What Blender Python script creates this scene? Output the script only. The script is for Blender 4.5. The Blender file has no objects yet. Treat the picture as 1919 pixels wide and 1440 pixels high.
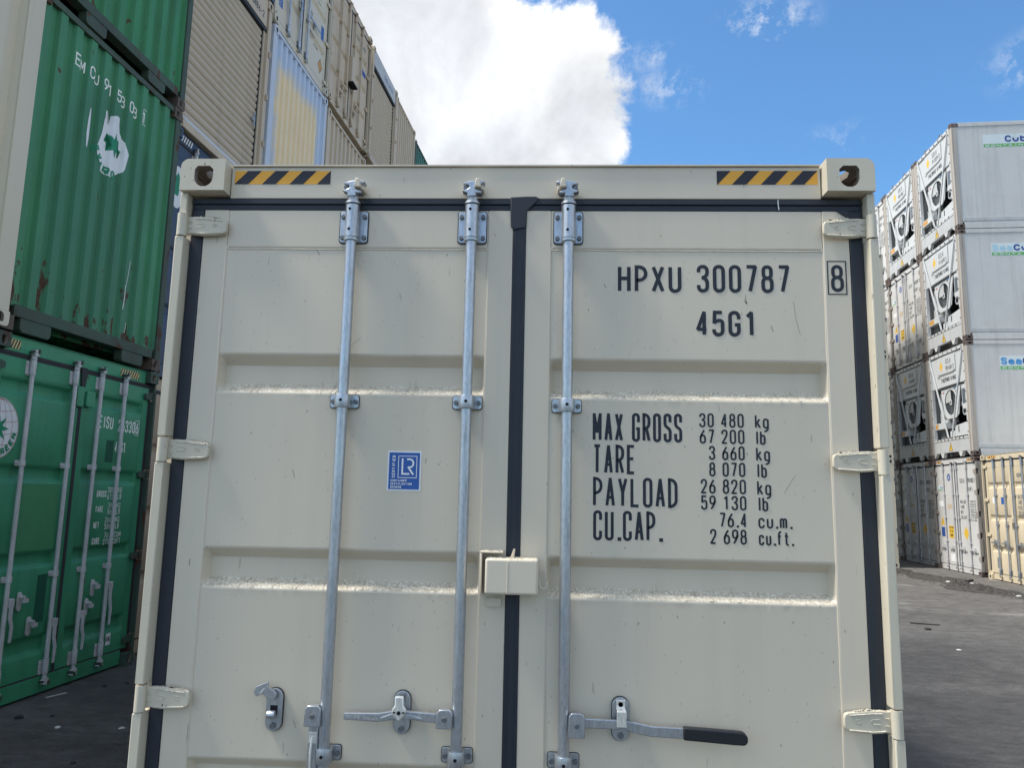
import bpy, bmesh, math, random
from mathutils import Vector, Matrix
random.seed(7)
rad = math.radians
SC = bpy.context.scene
COL = SC.collection

# ------------------------------------------------------------------ camera
def make_camera():
    pitch, yaw, roll = 0.147023161, -0.0485736231, 0.0207065552
    loc = Vector((0.108072914, -2.48620282, 1.72314936))
    cy, sy, cp, sp, cr, sr = math.cos(yaw), math.sin(yaw), math.cos(pitch), math.sin(pitch), math.cos(roll), math.sin(roll)
    f = Vector((sy * cp, cy * cp, sp)); r0 = Vector((cy, -sy, 0)); u0 = r0.cross(f)
    r = cr * r0 + sr * u0; u = -sr * r0 + cr * u0
    cam = bpy.data.cameras.new('camera'); o = bpy.data.objects.new('camera', cam); COL.objects.link(o)
    o.matrix_world = Matrix(((r.x, u.x, -f.x, loc.x), (r.y, u.y, -f.y, loc.y), (r.z, u.z, -f.z, loc.z), (0, 0, 0, 1)))
    cam.sensor_width = 36.0; cam.lens = 36.0 * 1401.915 / 1919.0
    cam.clip_start = 0.05; cam.clip_end = 3000
    SC.camera = o
make_camera()

# ------------------------------------------------------------------ light and sky
SUN_EL = 58.0
SUN_DIR = Vector((-math.cos(rad(SUN_EL)), -0.075, math.sin(rad(SUN_EL)))).normalized()
sl = bpy.data.lights.new('sun', 'SUN'); sl.energy = 2.4; sl.angle = rad(11); sl.color = (1.0, 0.955, 0.88)
so = bpy.data.objects.new('sun', sl); COL.objects.link(so)
so.rotation_euler = (-SUN_DIR).to_track_quat('-Z', 'Y').to_euler()
so.location = SUN_DIR * 60

def make_world():
    w = bpy.data.worlds.new('World'); SC.world = w; w.use_nodes = True
    nt = w.node_tree; N = nt.nodes; L = nt.links; N.clear()
    out = N.new('ShaderNodeOutputWorld'); bg = N.new('ShaderNodeBackground'); L.new(bg.outputs[0], out.inputs[0])
    sky = N.new('ShaderNodeTexSky'); sky.sky_type = 'NISHITA'; sky.sun_disc = False
    sky.sun_elevation = rad(SUN_EL); sky.sun_rotation = rad(270)
    sky.air_density = 1.0; sky.dust_density = 0.3; sky.ozone_density = 1.6
    tc = N.new('ShaderNodeTexCoord')
    nrm = N.new('ShaderNodeVectorMath'); nrm.operation = 'NORMALIZE'; L.new(tc.outputs['Generated'], nrm.inputs[0])
    D = nrm.outputs[0]
    def math_(op, a, b=None, c=None, clamp=False):
        n = N.new('ShaderNodeMath'); n.operation = op; n.use_clamp = clamp
        for i, v in enumerate((a, b, c)):
            if v is None: continue
            if isinstance(v, (int, float)): n.inputs[i].default_value = v
            else: L.new(v, n.inputs[i])
        return n.outputs[0]
    def mr(v, a, b, c=0.0, d=1.0, smooth=True):
        n = N.new('ShaderNodeMapRange'); n.interpolation_type = 'SMOOTHSTEP' if smooth else 'LINEAR'
        L.new(v, n.inputs[0])
        for i, x in zip((1, 2, 3, 4), (a, b, c, d)): n.inputs[i].default_value = x
        return n.outputs[0]
    def noise(scale, detail, rough=0.55, off=(0, 0, 0), dist=0.0, src=None):
        m = N.new('ShaderNodeMapping'); m.inputs['Location'].default_value = off; L.new(src or D, m.inputs[0])
        n = N.new('ShaderNodeTexNoise'); n.inputs['Scale'].default_value = scale; n.inputs['Detail'].default_value = detail
        n.inputs['Roughness'].default_value = rough; n.inputs['Distortion'].default_value = dist
        L.new(m.outputs[0], n.inputs['Vector']); return n.outputs['Fac']
    def blob(az, el, r0, r1):
        d = N.new('ShaderNodeVectorMath'); d.operation = 'DOT_PRODUCT'; L.new(D, d.inputs[0])
        d.inputs[1].default_value = (math.sin(rad(az)) * math.cos(rad(el)), math.cos(rad(az)) * math.cos(rad(el)), math.sin(rad(el)))
        ang = math_('ARCCOSINE', math_('MINIMUM', d.outputs['Value'], 0.999999))
        return mr(ang, rad(r0), rad(r1), 1.0, 0.0)
    # fractal detail shared by every cloud, billowy at the rims
    n1 = noise(5.2, 14, 0.60, (1.7, 0.3, 2.2), 0.5)
    n2 = noise(1.6, 3, 0.5, (4.4, 1.9, 7.1))
    # cumulus over the whole sky, with open blue where low-frequency noise is low
    cover = math_('ADD', math_('MULTIPLY', math_('SUBTRACT', n2, 0.50), 2.6), 0.45)
    # the big bank in front and the blue opening to its right
    bank = math_('MAXIMUM', blob(-9, 27, 4.0, 20), blob(-26, 33, 12, 32))
    bank = math_('MAXIMUM', bank, blob(3.6, 28.6, 1.5, 9.5))
    blue = math_('MAXIMUM', blob(28, 30, 14.5, 23), math_('MAXIMUM', blob(0.0, 38.5, 1.5, 6.5), math_('MAXIMUM', blob(9.5, 36.8, 2.0, 7.5), math_('MULTIPLY', blob(8.0, 25.6, 0.5, 4.2), 0.8))))
    c = math_('SUBTRACT', math_('ADD', cover, math_('MULTIPLY', bank, 1.25)), math_('MULTIPLY', blue, 1.8))
    n4 = noise(17.0, 10, 0.62, (0.7, 6.1, 3.3), 0.3)
    dens = math_('ADD', math_('ADD', math_('MULTIPLY', math_('SUBTRACT', n1, 0.5), 4.0), math_('MULTIPLY', math_('SUBTRACT', n4, 0.5), 2.2)), c)
    mask = mr(dens, 0.12, 0.70)
    # torn wisps drifting in the blue
    wn = noise(16.0, 12, 0.72, (3.1, 5.2, 0.4), 0.15)
    def wisp(az, el, r, thr, top):
        d = N.new('ShaderNodeVectorMath'); d.operation = 'SUBTRACT'; L.new(D, d.inputs[0])
        d.inputs[1].default_value = (math.sin(rad(az)) * math.cos(rad(el)), math.cos(rad(az)) * math.cos(rad(el)), math.sin(rad(el)))
        e = N.new('ShaderNodeVectorMath'); e.operation = 'MULTIPLY'; L.new(d.outputs[0], e.inputs[0]); e.inputs[1].default_value = (1.0, 1.0, 2.1)
        l = N.new('ShaderNodeVectorMath'); l.operation = 'LENGTH'; L.new(e.outputs[0], l.inputs[0])
        fall = mr(l.outputs['Value'], 0.0, rad(r), 1.0, 0.0)
        return math_('MULTIPLY', math_('MULTIPLY', fall, mr(wn, thr, thr + 0.22, smooth=False)), top)
    wl = [wisp(17.0, 33.0, 4.2, 0.50, 1.1), wisp(35.5, 27.0, 5.0, 0.48, 1.3), wisp(9.6, 29.7, 3.4, 0.50, 0.8), wisp(8.0, 31.8, 2.6, 0.50, 0.7), wisp(22.0, 24.5, 4.0, 0.56, 0.5)]
    for w_ in wl: mask = math_('MAXIMUM', mask, w_)
    # cloud brightness: rims and sunward folds bright, thick middle grey-blue
    nsh = noise(5.2, 14, 0.60, (1.7 + SUN_DIR.x * 0.09, 0.3 + SUN_DIR.y * 0.09, 2.2 + SUN_DIR.z * 0.09), 0.5)
    lit = math_('MULTIPLY', math_('SUBTRACT', n1, nsh), CLOUD_LIT)
    n3 = noise(3.4, 6, 0.55, (7.7, 2.3, 0.2), 0.3)
    thick = mr(math_('ADD', math_('ADD', c, math_('MULTIPLY', math_('SUBTRACT', n4, 0.5), 1.0)), math_('MULTIPLY', math_('SUBTRACT', n3, 0.5), 3.0)), 0.35, 1.75, 0.0, 1.0)
    br = math_('ADD', math_('SUBTRACT', CLOUD_HI, math_('MULTIPLY', thick, CLOUD_DROP)), lit)
    br = math_('MAXIMUM', br, 0.33)
    tint = N.new('ShaderNodeMix'); tint.data_type = 'RGBA'; L.new(thick, tint.inputs['Factor'])
    tint.inputs['A'].default_value = (1.0, 1.0, 0.995, 1); tint.inputs['B'].default_value = (0.94, 0.975, 1.03, 1)
    cc = N.new('ShaderNodeMix'); cc.data_type = 'RGBA'; cc.blend_type = 'MULTIPLY'; cc.inputs['Factor'].default_value = 1.0
    L.new(tint.outputs['Result'], cc.inputs['A'])
    comb = N.new('ShaderNodeCombineColor')
    for i in range(3): L.new(br, comb.inputs[i])
    L.new(comb.outputs[0], cc.inputs['B'])
    # sky scaled to the 0.05-0.15 range before the clouds are laid in
    sk = N.new('ShaderNodeVectorMath'); sk.operation = 'MULTIPLY'; L.new(sky.outputs[0], sk.inputs[0]); sk.inputs[1].default_value = SKY_TINT
    mx = N.new('ShaderNodeMix'); mx.data_type = 'RGBA'; L.new(mask, mx.inputs['Factor'])
    L.new(sk.outputs[0], mx.inputs['A'])
    sc2 = N.new('ShaderNodeVectorMath'); sc2.operation = 'SCALE'; L.new(cc.outputs['Result'], sc2.inputs[0]); sc2.inputs['Scale'].default_value = 1.0 / SKY_STRENGTH
    L.new(sc2.outputs[0], mx.inputs['B'])
    L.new(mx.outputs['Result'], bg.inputs[0]); bg.inputs[1].default_value = SKY_STRENGTH
SKY_STRENGTH = 0.088; SKY_TINT = (0.62, 0.93, 1.10); CLOUD_HI = 0.505; CLOUD_DROP = 0.095; CLOUD_LIT = 0.40
make_world()
vs = SC.view_settings; vs.view_transform = 'Standard'; vs.look = 'None'; vs.gamma = 1.0; vs.use_curve_mapping = False
vs.exposure = 1.16
SC.cycles.max_bounces = 8; SC.cycles.diffuse_bounces = 4; SC.cycles.glossy_bounces = 3

# ------------------------------------------------------------------ materials
class NT:
    def __init__(s, name):
        s.m = bpy.data.materials.new(name); s.m.use_nodes = True
        s.t = s.m.node_tree; s.N = s.t.nodes; s.L = s.t.links
        s.b = s.N['Principled BSDF']
        s.pos = s.N.new('ShaderNodeNewGeometry').outputs['Position']
    def put(s, sock, v):
        if isinstance(v, (int, float)): sock.default_value = v
        elif isinstance(v, (tuple, list)): sock.default_value = tuple(v) + (1,) if len(v) == 3 and len(sock.default_value) == 4 else v
        else: s.L.new(v, sock)
    def math(s, op, a, b=None, clamp=False):
        n = s.N.new('ShaderNodeMath'); n.operation = op; n.use_clamp = clamp
        s.put(n.inputs[0], a)
        if b is not None: s.put(n.inputs[1], b)
        return n.outputs[0]
    def vec(s, scale=(1, 1, 1), off=(0, 0, 0)):
        m = s.N.new('ShaderNodeMapping'); m.inputs['Scale'].default_value = scale; m.inputs['Location'].default_value = off
        s.L.new(s.pos, m.inputs[0]); return m.outputs[0]
    def noise(s, scale, detail=4, rough=0.5, vscale=(1, 1, 1), off=(0, 0, 0), dist=0.0):
        n = s.N.new('ShaderNodeTexNoise'); n.inputs['Scale'].default_value = scale; n.inputs['Detail'].default_value = detail
        n.inputs['Roughness'].default_value = rough; n.inputs['Distortion'].default_value = dist
        s.L.new(s.vec(vscale, off), n.inputs['Vector']); return n.outputs['Fac']
    def voro(s, scale, vscale=(1, 1, 1), off=(0, 0, 0)):
        n = s.N.new('ShaderNodeTexVoronoi'); n.inputs['Scale'].default_value = scale
        s.L.new(s.vec(vscale, off), n.inputs['Vector']); return n.outputs['Distance'], n.outputs['Color']
    def mr(s, v, a, b, c=0.0, d=1.0):
        n = s.N.new('ShaderNodeMapRange'); s.put(n.inputs[0], v)
        for i, x in zip((1, 2, 3, 4), (a, b, c, d)): s.put(n.inputs[i], x)
        return n.outputs[0]
    def mix(s, f, a, b, mode='MIX'):
        n = s.N.new('ShaderNodeMix'); n.data_type = 'RGBA'; n.blend_type = mode
        s.put(n.inputs['Factor'], f); s.put(n.inputs['A'], a); s.put(n.inputs['B'], b); return n.outputs['Result']
    def sep(s, v):
        n = s.N.new('ShaderNodeSeparateXYZ'); s.L.new(v, n.inputs[0]); return n.outputs
    def bump(s, h, strength, dist):
        n = s.N.new('ShaderNodeBump'); n.inputs['Strength'].default_value = strength; n.inputs['Distance'].default_value = dist
        s.put(n.inputs['Height'], h); s.L.new(n.outputs[0], s.b.inputs['Normal'])
    def done(s, col, rough=0.5, metal=0.0, spec=None):
        s.put(s.b.inputs['Base Color'], col); s.put(s.b.inputs['Roughness'], rough); s.put(s.b.inputs['Metallic'], metal)
        if spec is not None: s.b.inputs['Specular IOR Level'].default_value = spec
        return s.m

def paint(name, col, rough=0.5, var=0.08, specks=0.0, streak=0.0, streakcol=(0.10, 0.08, 0.06), rust=0.0, rustcol=(0.075, 0.035, 0.022),
          rust_z=None, crust=0.0, streak_scale=9.0, bump=0.25, grime=0.0, wear=0.0, wearcol=(0.5, 0.5, 0.5), seed=0.0, patch=None):
    m = NT(name)
    c = m.mix(m.noise(0.9, 6, 0.6, off=(seed, 0, 0)), tuple(x * (1 - var) for x in col), tuple(min(1, x * (1 + var)) for x in col))
    if patch:   # repainted panels and faded areas
        p = m.mr(m.noise(0.8, 2, 0.4, (1, 1, 0.6), (seed + 9, 2, 1)), 0.50, 0.58)
        c = m.mix(m.math('MULTIPLY', p, 0.65), c, patch)
    if grime:
        g = m.mr(m.noise(2.3, 7, 0.65, off=(seed, 3, 1)), 0.42, 0.75)
        c = m.mix(m.math('MULTIPLY', g, grime), c, streakcol)
    if streak:
        k = m.mr(m.noise(streak_scale, 5, 0.6, (1.0, 1.0, 0.045 * 9.0 / streak_scale), (seed, 1, 0)), 0.50, 0.78)
        c = m.mix(m.math('MULTIPLY', k, streak), c, streakcol)
    r = rough
    if rust:
        n = m.noise(5.5, 8, 0.62, (1, 1, 0.5), (seed + 4, 0, 2))
        if rust_z:
            z = m.sep(m.pos)[2]
            n = m.math('ADD', n, m.mr(z, rust_z[0], rust_z[1], 0.15, 0.0))
        k = m.mr(n, 0.73 - 0.14 * rust, 0.755 - 0.14 * rust)
        c = m.mix(k, c, rustcol); r = m.mr(k, 0, 1, rough, 0.85)
    if wear:
        w = m.mr(m.noise(14, 6, 0.7, (1, 1, 0.6), (seed, 5, 5)), 0.70, 0.73)
        c = m.mix(m.math('MULTIPLY', w, wear), c, wearcol)
    if specks:
        d, cc = m.voro(24, (1, 1, 0.45), (seed, 0, 0))
        k = m.math('MULTIPLY', m.mr(d, 0.035, 0.070, 1.0, 0.0), m.math('GREATER_THAN', m.sep(cc)[0], 0.50))
        d2, c2 = m.voro(60, (1, 1, 0.45), (seed + 2, 0, 0))
        k2 = m.math('MULTIPLY', m.mr(d2, 0.06, 0.13, 1.0, 0.0), m.math('GREATER_THAN', m.sep(c2)[1], 0.66))
        k = m.math('MAXIMUM', k, m.math('MULTIPLY', k2, 0.75))
        c = m.mix(m.math('MULTIPLY', k, specks), c, (0.06, 0.045, 0.035))
        # dark scuffs: short hairlines
        h = m.mr(m.noise(60, 2, 0.5, (1.0, 1.0, 0.16), (seed, 7, 0)), 0.745, 0.785)
        c = m.mix(m.math('MULTIPLY', h, specks * 0.7), c, (0.10, 0.08, 0.07))
    if crust:   # dust, droppings and overspray settled on ledges and tops
        nz = m.sep(m.N.new('ShaderNodeNewGeometry').outputs['Normal'])[2]
        up = m.mr(nz, 0.30, 0.62)
        t = m.mr(m.noise(34, 6, 0.7, off=(seed, 2, 2)), 0.40, 0.60)
        c = m.mix(m.math('MULTIPLY', m.math('MULTIPLY', up, t), 0.55 * crust), c, (0.36, 0.29, 0.20))
        fl = m.mr(m.noise(120, 5, 0.7, (1, 1, 0.7), (seed, 6, 2)), 0.50, 0.57)
        c = m.mix(m.math('MULTIPLY', m.math('MULTIPLY', up, fl), 0.9 * crust), c, (0.86, 0.80, 0.66))
        sp = m.mr(m.noise(75, 4, 0.7, off=(seed, 9, 2)), 0.66, 0.70)
        c = m.mix(m.math('MULTIPLY', m.math('MULTIPLY', up, sp), 0.8 * crust), c, (0.10, 0.07, 0.05))
    if bump: m.bump(m.noise(300, 3, 0.6), bump, 0.0012)
    return m.done(c, r)

def galv(name, col=(0.47, 0.50, 0.54), rough=0.36, metal=0.85, dull=0.0):
    m = NT(name)
    d, cc = m.voro(190, (1, 1, 0.35)); s = m.sep(cc)[0]
    c = m.mix(s, tuple(x * 0.90 for x in col), tuple(min(1, x * 1.08) for x in col))
    k = m.noise(90, 5, 0.65, (1, 1, 0.10))
    c = m.mix(m.mr(k, 0.55, 0.8), c, tuple(x * 0.55 for x in col))
    if dull: c = m.mix(m.mr(m.noise(6, 6, 0.6), 0.4, 0.7, 0, dull), c, (0.20, 0.18, 0.16))
    m.bump(m.noise(160, 4, 0.6, (1, 1, 0.4)), 0.25, 0.0012)
    return m.done(c, m.mr(k, 0.3, 0.8, rough - 0.08, rough + 0.16), metal)

def flat(name, col, rough=0.55, var=0.06, spec=0.4):
    m = NT(name)
    c = m.mix(m.noise(14, 5, 0.6), tuple(x * (1 - var) for x in col), tuple(min(1, x * (1 + var)) for x in col))
    return m.done(c, rough, 0.0, spec)

M = {}
M['cream'] = paint('cream_paint', (0.660, 0.590, 0.475), 0.42, 0.045, specks=0.5, bump=0.14, streak=0.07, crust=1.0)
M['cream_worn'] = paint('worn_cream_steel', (0.60, 0.552, 0.44), 0.5, 0.07, specks=1.0, streak=0.16, streakcol=(0.20, 0.16, 0.12), grime=0.10, bump=0.3, seed=4, crust=0.9)
M['cream2'] = paint('cream_paint_plain', (0.62, 0.57, 0.455), 0.42, 0.05, specks=0.35, bump=0.2, streak=0.10, seed=3)
M['tan'] = paint('tan_paint', (0.55, 0.46, 0.34), 0.5, 0.06, specks=0.4, streak=0.22, bump=0.1, seed=5)
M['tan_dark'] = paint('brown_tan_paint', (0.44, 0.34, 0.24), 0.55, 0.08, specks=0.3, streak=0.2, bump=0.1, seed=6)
M['beige'] = paint('beige_paint', (0.62, 0.53, 0.38), 0.48, 0.05, specks=0.2, streak=0.15, bump=0.1, seed=8)
M['gasket'] = flat('black_rubber', (0.016, 0.022, 0.034), 0.55, 0.2, 0.5)
M['gasket_grey'] = flat('grey_rubber', (0.035, 0.037, 0.042), 0.7, 0.2)
M['galv'] = galv('galvanised_steel')
M['galv_white'] = galv('bright_zinc', (0.80, 0.80, 0.77), 0.35, 0.6)
M['galv_old'] = galv('weathered_zinc', (0.58, 0.58, 0.60), 0.55, 0.18, dull=0.30)
M['bolt'] = galv('bolt_steel', (0.17, 0.185, 0.205), 0.5, 0.7, dull=0.5)
M['casting_inside'] = paint('dark_casting_inside', (0.26, 0.23, 0.195), 0.7, 0.2, grime=0.5, bump=0.2, seed=2)
M['dried_drip'] = flat('dried_drip', (0.70, 0.64, 0.52), 0.6, 0.08)
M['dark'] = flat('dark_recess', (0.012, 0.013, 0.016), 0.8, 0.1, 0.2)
M['ink'] = flat('navy_black_lettering', (0.017, 0.022, 0.034), 0.5, 0.15)
M['white_ink'] = flat('white_lettering', (0.86, 0.88, 0.86), 0.5, 0.08)
M['tape_yellow'] = flat('amber_tape', (0.86, 0.42, 0.05), 0.45, 0.07)
M['tape_black'] = flat('navy_black_tape', (0.020, 0.023, 0.035), 0.45, 0.12)
M['tape_pale'] = flat('faded_yellow_tape', (0.62, 0.52, 0.22), 0.6, 0.15)
M['grip'] = flat('black_plastic_grip', (0.014, 0.016, 0.021), 0.48, 0.2)
M['blue_label'] = flat('blue_label', (0.028, 0.105, 0.38), 0.45, 0.04)
M['white'] = flat('white_print', (0.80, 0.82, 0.84), 0.5, 0.04)
M['green_teal'] = paint('teal_green_paint', (0.046, 0.285, 0.150), 0.5, 0.10, specks=0.8, streak=0.30, streakcol=(0.02, 0.05, 0.035), rust=0.25, bump=0.1, grime=0.30, seed=11, wear=0.2, wearcol=(0.10, 0.30, 0.2))
M['green'] = paint('faded_green_paint', (0.048, 0.245, 0.115), 0.55, 0.14, specks=0.8, streak=0.45, streakcol=(0.03, 0.075, 0.05), rust=0.42, rust_z=(3.0, 4.0), bump=0.1, grime=0.2, seed=21, wear=0.25, wearcol=(0.14, 0.26, 0.18), patch=(0.035, 0.17, 0.095))
M['green_up'] = paint('upper_green_paint', (0.034, 0.235, 0.092), 0.55, 0.14, specks=0.5, streak=0.5, streakcol=(0.03, 0.075, 0.05), rust=0.45, rust_z=(5.8, 6.6), bump=0.1, grime=0.25, seed=31)
M['green_grime'] = paint('grimy_green_steel', (0.045, 0.085, 0.060), 0.65, 0.3, specks=0.5, streak=0.55, streakcol=(0.045, 0.035, 0.03), rust=1.0, bump=0.2, grime=0.6, seed=41)
M['green_far'] = paint('far_green_paint', (0.035, 0.16, 0.12), 0.55, 0.15, streak=0.4, bump=0, grime=0.3, seed=43)
M['green_moss'] = flat('moss_green_paint', (0.062, 0.255, 0.115), 0.55, 0.12)
M['green_dark'] = flat('dark_green_paint', (0.012, 0.095, 0.060), 0.55, 0.12)
M['rusty'] = paint('rusty_steel', (0.10, 0.075, 0.062), 0.7, 0.3, rust=1.2, streak=0.4, bump=0.3, grime=0.4, seed=51)
M['blue'] = paint('blue_paint', (0.030, 0.058, 0.115), 0.5, 0.1, streak=0.3, bump=0.1, rust=0.2, seed=55)
M['logo_green'] = flat('logo_green', (0.010, 0.235, 0.120), 0.5, 0.06)
M['logo_red'] = flat('logo_red', (0.36, 0.075, 0.07), 0.5, 0.06)
M['logo_white'] = paint('sticker_white', (0.74, 0.77, 0.80), 0.5, 0.05, streak=0.1, bump=0)
M['shutter'] = paint('tan_shutter_paint', (0.50, 0.425, 0.325), 0.5, 0.05, streak=0.25, bump=0.05, seed=61)
M['primer'] = paint('pale_blue_primer', (0.54, 0.60, 0.70), 0.5, 0.04, streak=0.05, bump=0.05, seed=63)
M['reefer'] = paint('white_reefer_paint', (0.60, 0.60, 0.59), 0.45, 0.05, streak=0.34, streakcol=(0.30, 0.29, 0.28), bump=0.05, grime=0.16, seed=71)
M['reefer_clean'] = paint('bright_reefer_paint', (0.56, 0.58, 0.59), 0.4, 0.04, streak=0.12, streakcol=(0.35, 0.32, 0.28), bump=0, seed=73)
M['reefer_sill'] = paint('grey_sill_paint', (0.50, 0.52, 0.53), 0.5, 0.06, streak=0.35, streakcol=(0.25, 0.20, 0.16), bump=0, grime=0.2, seed=74)
M['post_rust'] = paint('rust_streaked_post', (0.43, 0.40, 0.36), 0.6, 0.15, streak_scale=30.0, streak=0.85, streakcol=(0.17, 0.095, 0.055), rust=0.35, rustcol=(0.20, 0.09, 0.045), bump=0.05, wear=0.5, wearcol=(0.62, 0.52, 0.34), seed=75)
M['hinge_rust'] = paint('stained_hinge', (0.33, 0.29, 0.26), 0.6, 0.15, streak=0.5, rust=0.4, bump=0, seed=76)
M['brown_cast'] = paint('brown_casting', (0.13, 0.095, 0.085), 0.7, 0.2, rust=0.8, bump=0.1, seed=77)
M['grille'] = flat('grey_grille', (0.20, 0.21, 0.22), 0.5, 0.1)
M['label_yellow'] = flat('yellow_label', (0.72, 0.46, 0.05), 0.5, 0.1)
M['label_orange'] = flat('orange_label', (0.58, 0.30, 0.07), 0.5, 0.1)
M['sign_pale'] = paint('faded_sign_white', (0.66, 0.74, 0.76), 0.5, 0.05, streak=0.2, streakcol=(0.4, 0.45, 0.45), bump=0)
M['sign_green'] = flat('sign_green', (0.13, 0.42, 0.12), 0.5, 0.1)
M['sign_navy'] = flat('sign_navy', (0.025, 0.075, 0.30), 0.5, 0.06)
M['sign_blue'] = flat('sign_blue', (0.07, 0.30, 0.66), 0.5, 0.06)
M['sign_faded'] = flat('sign_faded_blue', (0.42, 0.66, 0.78), 0.5, 0.06)
M['glass'] = flat('grey_display', (0.10, 0.13, 0.16), 0.15, 0.1)
M['far_ink'] = flat('grey_lettering', (0.10, 0.11, 0.12), 0.6, 0.2)
M['stone_dark'] = flat('dark_stone', (0.03, 0.03, 0.03), 0.9, 0.3)
M['stone_pale'] = flat('pale_litter', (0.50, 0.50, 0.48), 0.8, 0.2)
M['wood_dark'] = flat('weathered_wood', (0.035, 0.03, 0.027), 0.85, 0.3)

def yellow_wall():
    m = NT('oversprayed_wall_paint')
    X, Y, Z = m.sep(m.pos)
    n = m.noise(2.5, 4, 0.5)
    a = m.math('ADD', Y, m.math('MULTIPLY', m.math('SUBTRACT', n, 0.5), 0.30))
    return m, a, Z, n
def ground_mat():
    m = NT('worn_asphalt')
    X, Y, Z = m.sep(m.pos)
    a = m.noise(0.55, 8, 0.62, (1, 1, 1))
    c = m.mix(m.mr(a, 0.33, 0.68), (0.070, 0.069, 0.070), (0.130, 0.126, 0.122))
    # sunlit far ground painted paler, with some dust, along the right-hand stacks
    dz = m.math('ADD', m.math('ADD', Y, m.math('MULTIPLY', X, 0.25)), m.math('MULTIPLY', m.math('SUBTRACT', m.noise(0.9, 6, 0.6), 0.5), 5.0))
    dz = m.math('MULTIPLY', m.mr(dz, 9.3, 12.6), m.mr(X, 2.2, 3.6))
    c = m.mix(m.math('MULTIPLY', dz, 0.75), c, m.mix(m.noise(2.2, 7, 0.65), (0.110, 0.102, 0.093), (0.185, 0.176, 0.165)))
    s = m.mr(m.noise(0.75, 7, 0.62, (0.30, 1.9, 1), (3, 1, 0), 0.6), 0.58, 0.74)
    c = m.mix(m.math('MULTIPLY', s, 0.45), c, (0.20, 0.195, 0.185))
    w = m.mr(m.noise(0.9, 7, 0.62, (0.45, 1.7, 1), (8, 4, 0), 0.5), 0.60, 0.72)
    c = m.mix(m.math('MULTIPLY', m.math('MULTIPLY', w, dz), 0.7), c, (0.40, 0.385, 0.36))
    d = m.mr(m.noise(1.3, 6, 0.6, (1, 1, 1), (1, 6, 0)), 0.55, 0.72)
    c = m.mix(m.math('MULTIPLY', d, 0.5), c, (0.036, 0.036, 0.037))
    # coarse grain of the worn surface, streaked along the aisle's width by tyres
    g1 = m.mr(m.noise(7, 12, 0.82, (0.6, 1.1, 1)), 0.40, 0.60); g2 = m.mr(m.noise(46, 6, 0.8), 0.30, 0.70)
    g = m.math('ADD', m.math('MULTIPLY', g1, 0.6), m.math('MULTIPLY', g2, 0.4))
    c = m.mix(g, m.mix(1.0, c, (0.38, 0.38, 0.39), 'MULTIPLY'), m.mix(1.0, c, (1.60, 1.59, 1.57), 'MULTIPLY'))
    dd, cc = m.voro(70)
    k = m.math('MULTIPLY', m.mr(dd, 0.12, 0.3, 1.0, 0.0), m.math('GREATER_THAN', m.sep(cc)[0], 0.90))
    c = m.mix(m.math('MULTIPLY', k, 0.5), c, (0.26, 0.25, 0.24))
    m.bump(m.math('ADD', m.noise(60, 6, 0.7), m.math('MULTIPLY', m.noise(9, 7, 0.7), 2.0)), 1.0, 0.022)
    return m.done(c, m.mr(g, 0.2, 0.8, 0.62, 0.9), 0.0, 0.35)
M['ground'] = ground_mat()

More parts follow.
